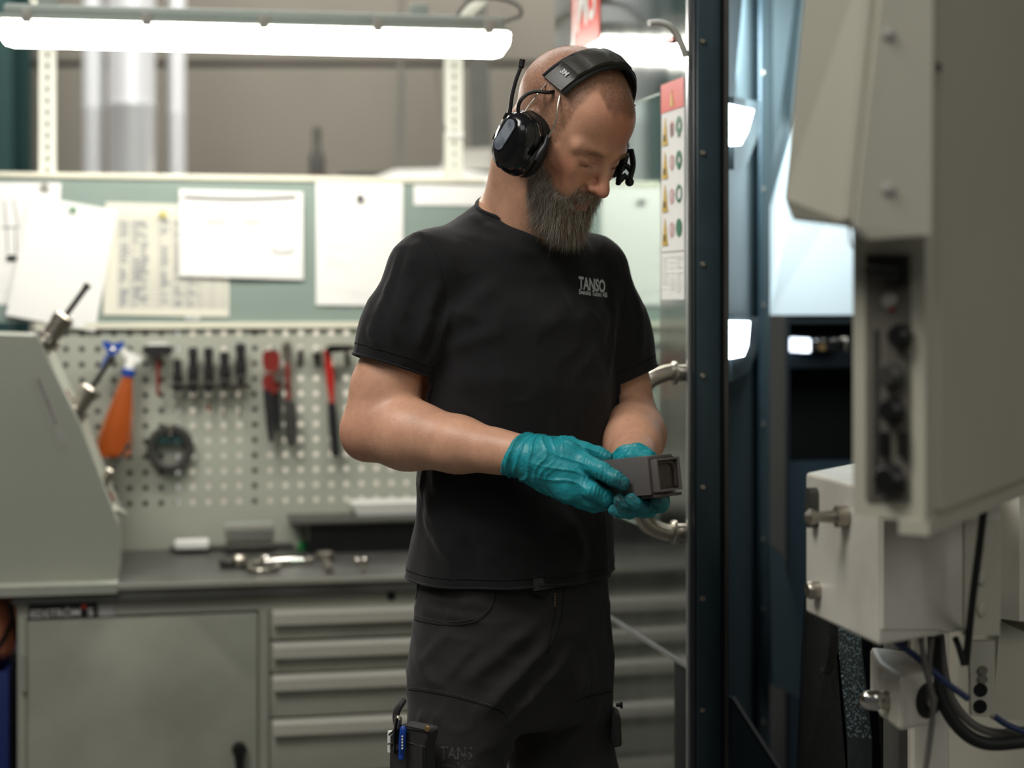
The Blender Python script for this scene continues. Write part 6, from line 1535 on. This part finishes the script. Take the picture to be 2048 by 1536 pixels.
# ---- pens in the thigh pocket
def pen(a, b, r, m, name, label, prof=None):
    a = Vector(a); b = Vector(b); L = (b-a).length; e = empty(name, b, label, 'pen')
    build('pen_barrel', MB().lathe([(r*.5, 0), (r*.95, .003), (r, L*.12), (r, L*.7), (r*.8, L*.72), (r*.8, L*.96), (r*.4, L)], a, tuple(b-a), 12), M[m], e); return e
e = pen(P(797, 1432, 2.452), P(792, 1500, 2.455), .0055, 'steel', 'marker_pen', 'black pen with a steel top clipped in the trouser thigh pocket')
build('pen_clip', MB().tube([P(794, 1436, 2.444), P(789, 1470, 2.444), P(790, 1508, 2.446)], .0018, 6), M['blackmetal'], e)
build('pen_sleeve', MB().lathe([(.0062, 0), (.0062, .022)], P(796, 1456, 2.452), tuple(P(794, 1478, 2.452)-P(796, 1456, 2.452)), 12), M['black'], e)
e = pen(P(807, 1452, 2.438), P(802, 1520, 2.436), .0052, 'blue', 'ballpoint_pen', 'bright blue ballpoint pen clipped on the trouser thigh pocket')
build('pen_clip', MB().tube([P(802, 1466, 2.430), P(801, 1490, 2.429), P(801, 1505, 2.431)], .0016, 6), M['blue'], e)
t = MB()
for i in range(5): t.box(P(803, 0, 2.43).x, P(806, 0, 2.43).x, 2.4285, 2.431, P(0, 1474+i*6, 2.43).z, P(0, 1471+i*6, 2.43).z)
build('pen_print', t, M['paper'], e, smooth=False)['kind'] = 'stuff'
e = tag(build('white_marker', MB().lathe([(.004, 0), (.0045, .004), (.0045, .03)], P(781, 1462, 2.475), (0, 0, -1), 12), M['white_pl']), 'short pale marker top at the edge of the thigh pocket', 'marker')

# ================================================================== HEARING PROTECTORS (head frame)
HMt = Matrix(((HLx.x, HNy.x, HUz.x, HC.x), (HLx.y, HNy.y, HUz.y, HC.y), (HLx.z, HNy.z, HUz.z, HC.z), (0, 0, 0, 1)))
hs = empty('hearing_protectors', HMt @ Vector((0, 0, .11)), 'black ear defenders with antenna and padded headband worn on the head', 'headset')
M['gloss'] = mat('glossy_black', (22, 22, 24), .18, coat=.4); M['display'] = mat('display_window', (150, 160, 170), .12, .2, rgb2=(110, 118, 130), vscale=60)
M['band'] = mat('band_leatherette', (58, 57, 52), .42, var=.06, bump=.15, bscale=300); M['wire'] = mat('band_wire', (190, 186, 174), .3, .9)
# band
bl_ = MB(HMt); n = 40; vs = []; fs = []
a0, a1 = math.radians(153), math.radians(8)
def arch(a, R): return (math.cos(a)*R*.88, math.sin(a)*R*1.09-.0)
CZb = .012
prof = lambda hw, th: [(-hw, 0), (-hw*.9, th*.75), (0, th), (hw*.9, th*.75), (hw, 0), (hw*.9, -.002), (-hw*.9, -.002)]
for i in range(n+1):
    t = i/n; a = a0+(a1-a0)*t; hw = .021 if t < .75 else .021-.006*(t-.75)/.25
    th = .0085+.0035*(abs(math.sin(t*math.pi*5.0))**.5 if .12 < t < .82 else 0)
    if t < .12: th = .006
    x, z = arch(a, .0955); nx, nz_ = math.cos(a), math.sin(a)
    yc = -.004+.010*math.sin(math.pi*t)
    for y, h in prof(hw, th): vs.append((x+nx*h, yc+y, z+CZb+nz_*h))
m_ = 7
for i in range(n):
    for k in range(m_): fs.append([i*m_+k, i*m_+(k+1) % m_, (i+1)*m_+(k+1) % m_, (i+1)*m_+k])
fs += [list(range(m_))[::-1], [n*m_+k for k in range(m_)]]
bl_._add(vs, fs); band = build('headband', bl_, M['band'], hs)
def apt(a, y, R): x, z = arch(a, R); return (x, y, z+CZb)
uk = MB(HMt)
for y in (-.024, .024): uk.tube([apt(a0+(a1-a0)*i/20, y-.004+.010*math.sin(math.pi*i/20), .0965) for i in range(21)], .003, 8)
build('band_edge', uk, M['black'], band)
lgm = MB(HMt); a_ = a0+(a1-a0)*.07; x, z = arch(a_, .0955+.0072)
ex = Vector((-math.sin(a_)*-1, 0, math.cos(a_)*-1)); ey = Vector((0, -1, 0))
txo = Vector((x, .008, z+CZb))
add_text(lgm, '3M', txo+Vector((math.cos(a_)*.0005, -.016, math.sin(a_)*.0005)), Vector((0, 1, 0)), Vector((math.sin(a_), 0, -math.cos(a_))), .011, .03)
build('band_lettering', lgm, M['print'], band, smooth=False)
bo = [v for v in lgm.v]
for s in (-1, 1):
    yc_ = .006; cz = -.034; X = .094*s

    def oval(rx, rz, x, n=28, sq=2.4):
        o = []
        for k in range(n):
            t = 2*math.pi*k/n; c, q = math.cos(t), math.sin(t); o.append((x, yc_+rx*math.copysign(abs(c)**(2/sq), c)-.10*(q*rz), cz+rz*math.copysign(abs(q)**(2/sq), q)))
        return o
    def rings(rows, name, m, par):
        vs = []; fs = []; nn = 28
        for r in rows: vs += oval(*r)
        for i in range(len(rows)-1):
            for k in range(nn): fs.append([i*nn+k, i*nn+(k+1) % nn, (i+1)*nn+(k+1) % nn, (i+1)*nn+k])
        fs += [list(range(nn)), [(len(rows)-1)*nn+k for k in range(nn)]]
        return build(name, MB(HMt)._add(vs, fs), M[m], par)
    rings([(.030, .038, .070*s), (.036, .045, .073*s), (.038, .047, .082*s), (.036, .045, .088*s)], 'cushion', 'rubber', hs)
    rings([(.034, .043, .087*s), (.0355, .0465, .090*s), (.0355, .0465, .099*s), (.034, .045, .103*s)], 'cup_base', 'gloss', hs)
    rings([(.0335, .0445, .1028*s), (.0325, .0435, .110*s), (.028, .038, .120*s), (.018, .026, .1255*s)], 'cup_shell', 'gloss', hs)
    if s < 0:
        dv = MB(HMt)
        def pill(r, zt__, zb__, y0_, sl_): return [(-.1215, yc_+y0_+r*math.cos(t)+sl_*(zt__ if math.sin(t) > 0 else zb__), cz+(zt__ if math.sin(t) > 0 else zb__)+r*math.sin(t)) for t in [2*math.pi*(k+.5)/24 for k in range(24)]]
        bz_ = MB(HMt).prism(pill(.0115, .024, -.008, -.008, .10), (-.0046, 0, 0)); build('display_bezel', bz_, M['black'], hs)
        dv.prism(pill(.0092, .024, -.008, -.008, .10), (-.0056, 0, 0))
        tag(build('display_window', dv, M['display'], hs), 'pale reflecting display window')
        build('cup_button', MB(HMt).lathe([(.0095, 0), (.0095, .002), (.0070, .0022), (.0068, .001), (.006, .0012)], (-.1205, yc_+.006, cz-.029), (-1, 0, 0), 18), M['black'], hs)
        build('button_ridge', MB(HMt).prism([(-.1235, yc_+.010, cz+.014), (-.1215, yc_+.020, cz+.004), (-.1215, yc_+.018, cz-.016), (-.1250, yc_+.008, cz-.010)], (.004, 0, 0)), M['black'], hs)
        for i in range(3): build('side_button', MB(HMt).box(-.119, -.111, yc_-.031, yc_-.026, cz-.014+i*.017, cz-.002+i*.017, .002), M['black'], hs)


    # hinge arm and wires
    hx_ = .090*s
    if s < 0:
        build('hinge_arm', MB().tube([P(1096, 272, 2.440), P(1092, 290, 2.434), P(1080, 308, 2.430), P(1073, 322, 2.430)], [.0035, .0055, .0062, .005], 10), M['black'], hs)
        build('wire_arm', MB().tube(bez([P(1124, 176, 2.446), P(1116, 208, 2.434), P(1112, 242, 2.432), P(1096, 276, 2.436)], 5), .0013, 6), M['wire'], hs)
        build('wire_arm', MB().tube(bez([P(1094, 166, 2.455), P(1074, 190, 2.445), P(1056, 214, 2.445), P(1043, 234, 2.445)], 5), .0013, 6), M['wire'], hs)
        continue
    build('hinge_arm', MB(HMt).tube([(hx_+.014*s, yc_+.034, cz+.018), (hx_+.016*s, yc_+.036, cz-.004), (hx_+.016*s, yc_+.028, cz-.022)], [.0045, .007, .006], 10), M['black'], hs)
    e1 = a0 if s < 0 else a1
    for yy, ye in ((.012, .034), (-.018, -.030)):
        st = apt(e1, yy, .0955)
        if s < 0: ptsw = [st, (st[0]-.006, yy+.002, st[2]-.020), (-.094, yy+.008 if yy > 0 else yy-.006, st[2]-.045), (-.102, ye+yc_*.5, cz+.02)]
        else: ptsw = [st, (.098, yy, st[2]-.012), (.102, ye, cz+.02)]
        build('wire_arm', MB(HMt).tube(bez(ptsw, 6), .0013, 6), M['wire'], hs)
Yc = 2.445
tag(build('antenna', MB().tube([P(1017, 247, Yc), P(1020, 220, Yc), P(1024, 190, Yc), P(1032, 160, Yc), P(1041, 136, Yc), P(1042, 134, Yc), P(1045, 119, Yc)], [.0034, .0032, .003, .0028, .0028, .0046, .0044], 10), M['black'], hs), 'short black antenna')
build('cup_cable', MB().tube(bez([P(1116, 180, 2.455), P(1098, 185, 2.44), P(1072, 183, 2.44), P(1052, 190, 2.44), P(1038, 208, 2.44), P(1036, 236, 2.445)], 6), .0028, 8), M['black'], hs)
# microphone bracket on the far side
mk = MB(); yk = 2.565
mk.tube(bez([P(1262, 300, 2.60), P(1266, 330, 2.59), P(1258, 362, 2.58)], 5), .0045, 8)
mk.tube(bez([P(1264, 345, 2.59), P(1250, 330, 2.585), P(1240, 345, 2.58), P(1236, 368, 2.57)], 5), .004, 8)
mk.tube([P(1258, 362, 2.58), P(1250, 352, 2.58), P(1236, 364, 2.575)], .005, 8)
mk.sphere(P(1259, 364, 2.58), .0068, 8)
build('microphone_bracket', mk, M['black'], hs)
build('bracket_stub', MB().sphere(P(1269, 211, 2.60), .0018, 6), M['black'], hs)
# drop the unlabelled leftovers
bpy.context.view_layer.update()
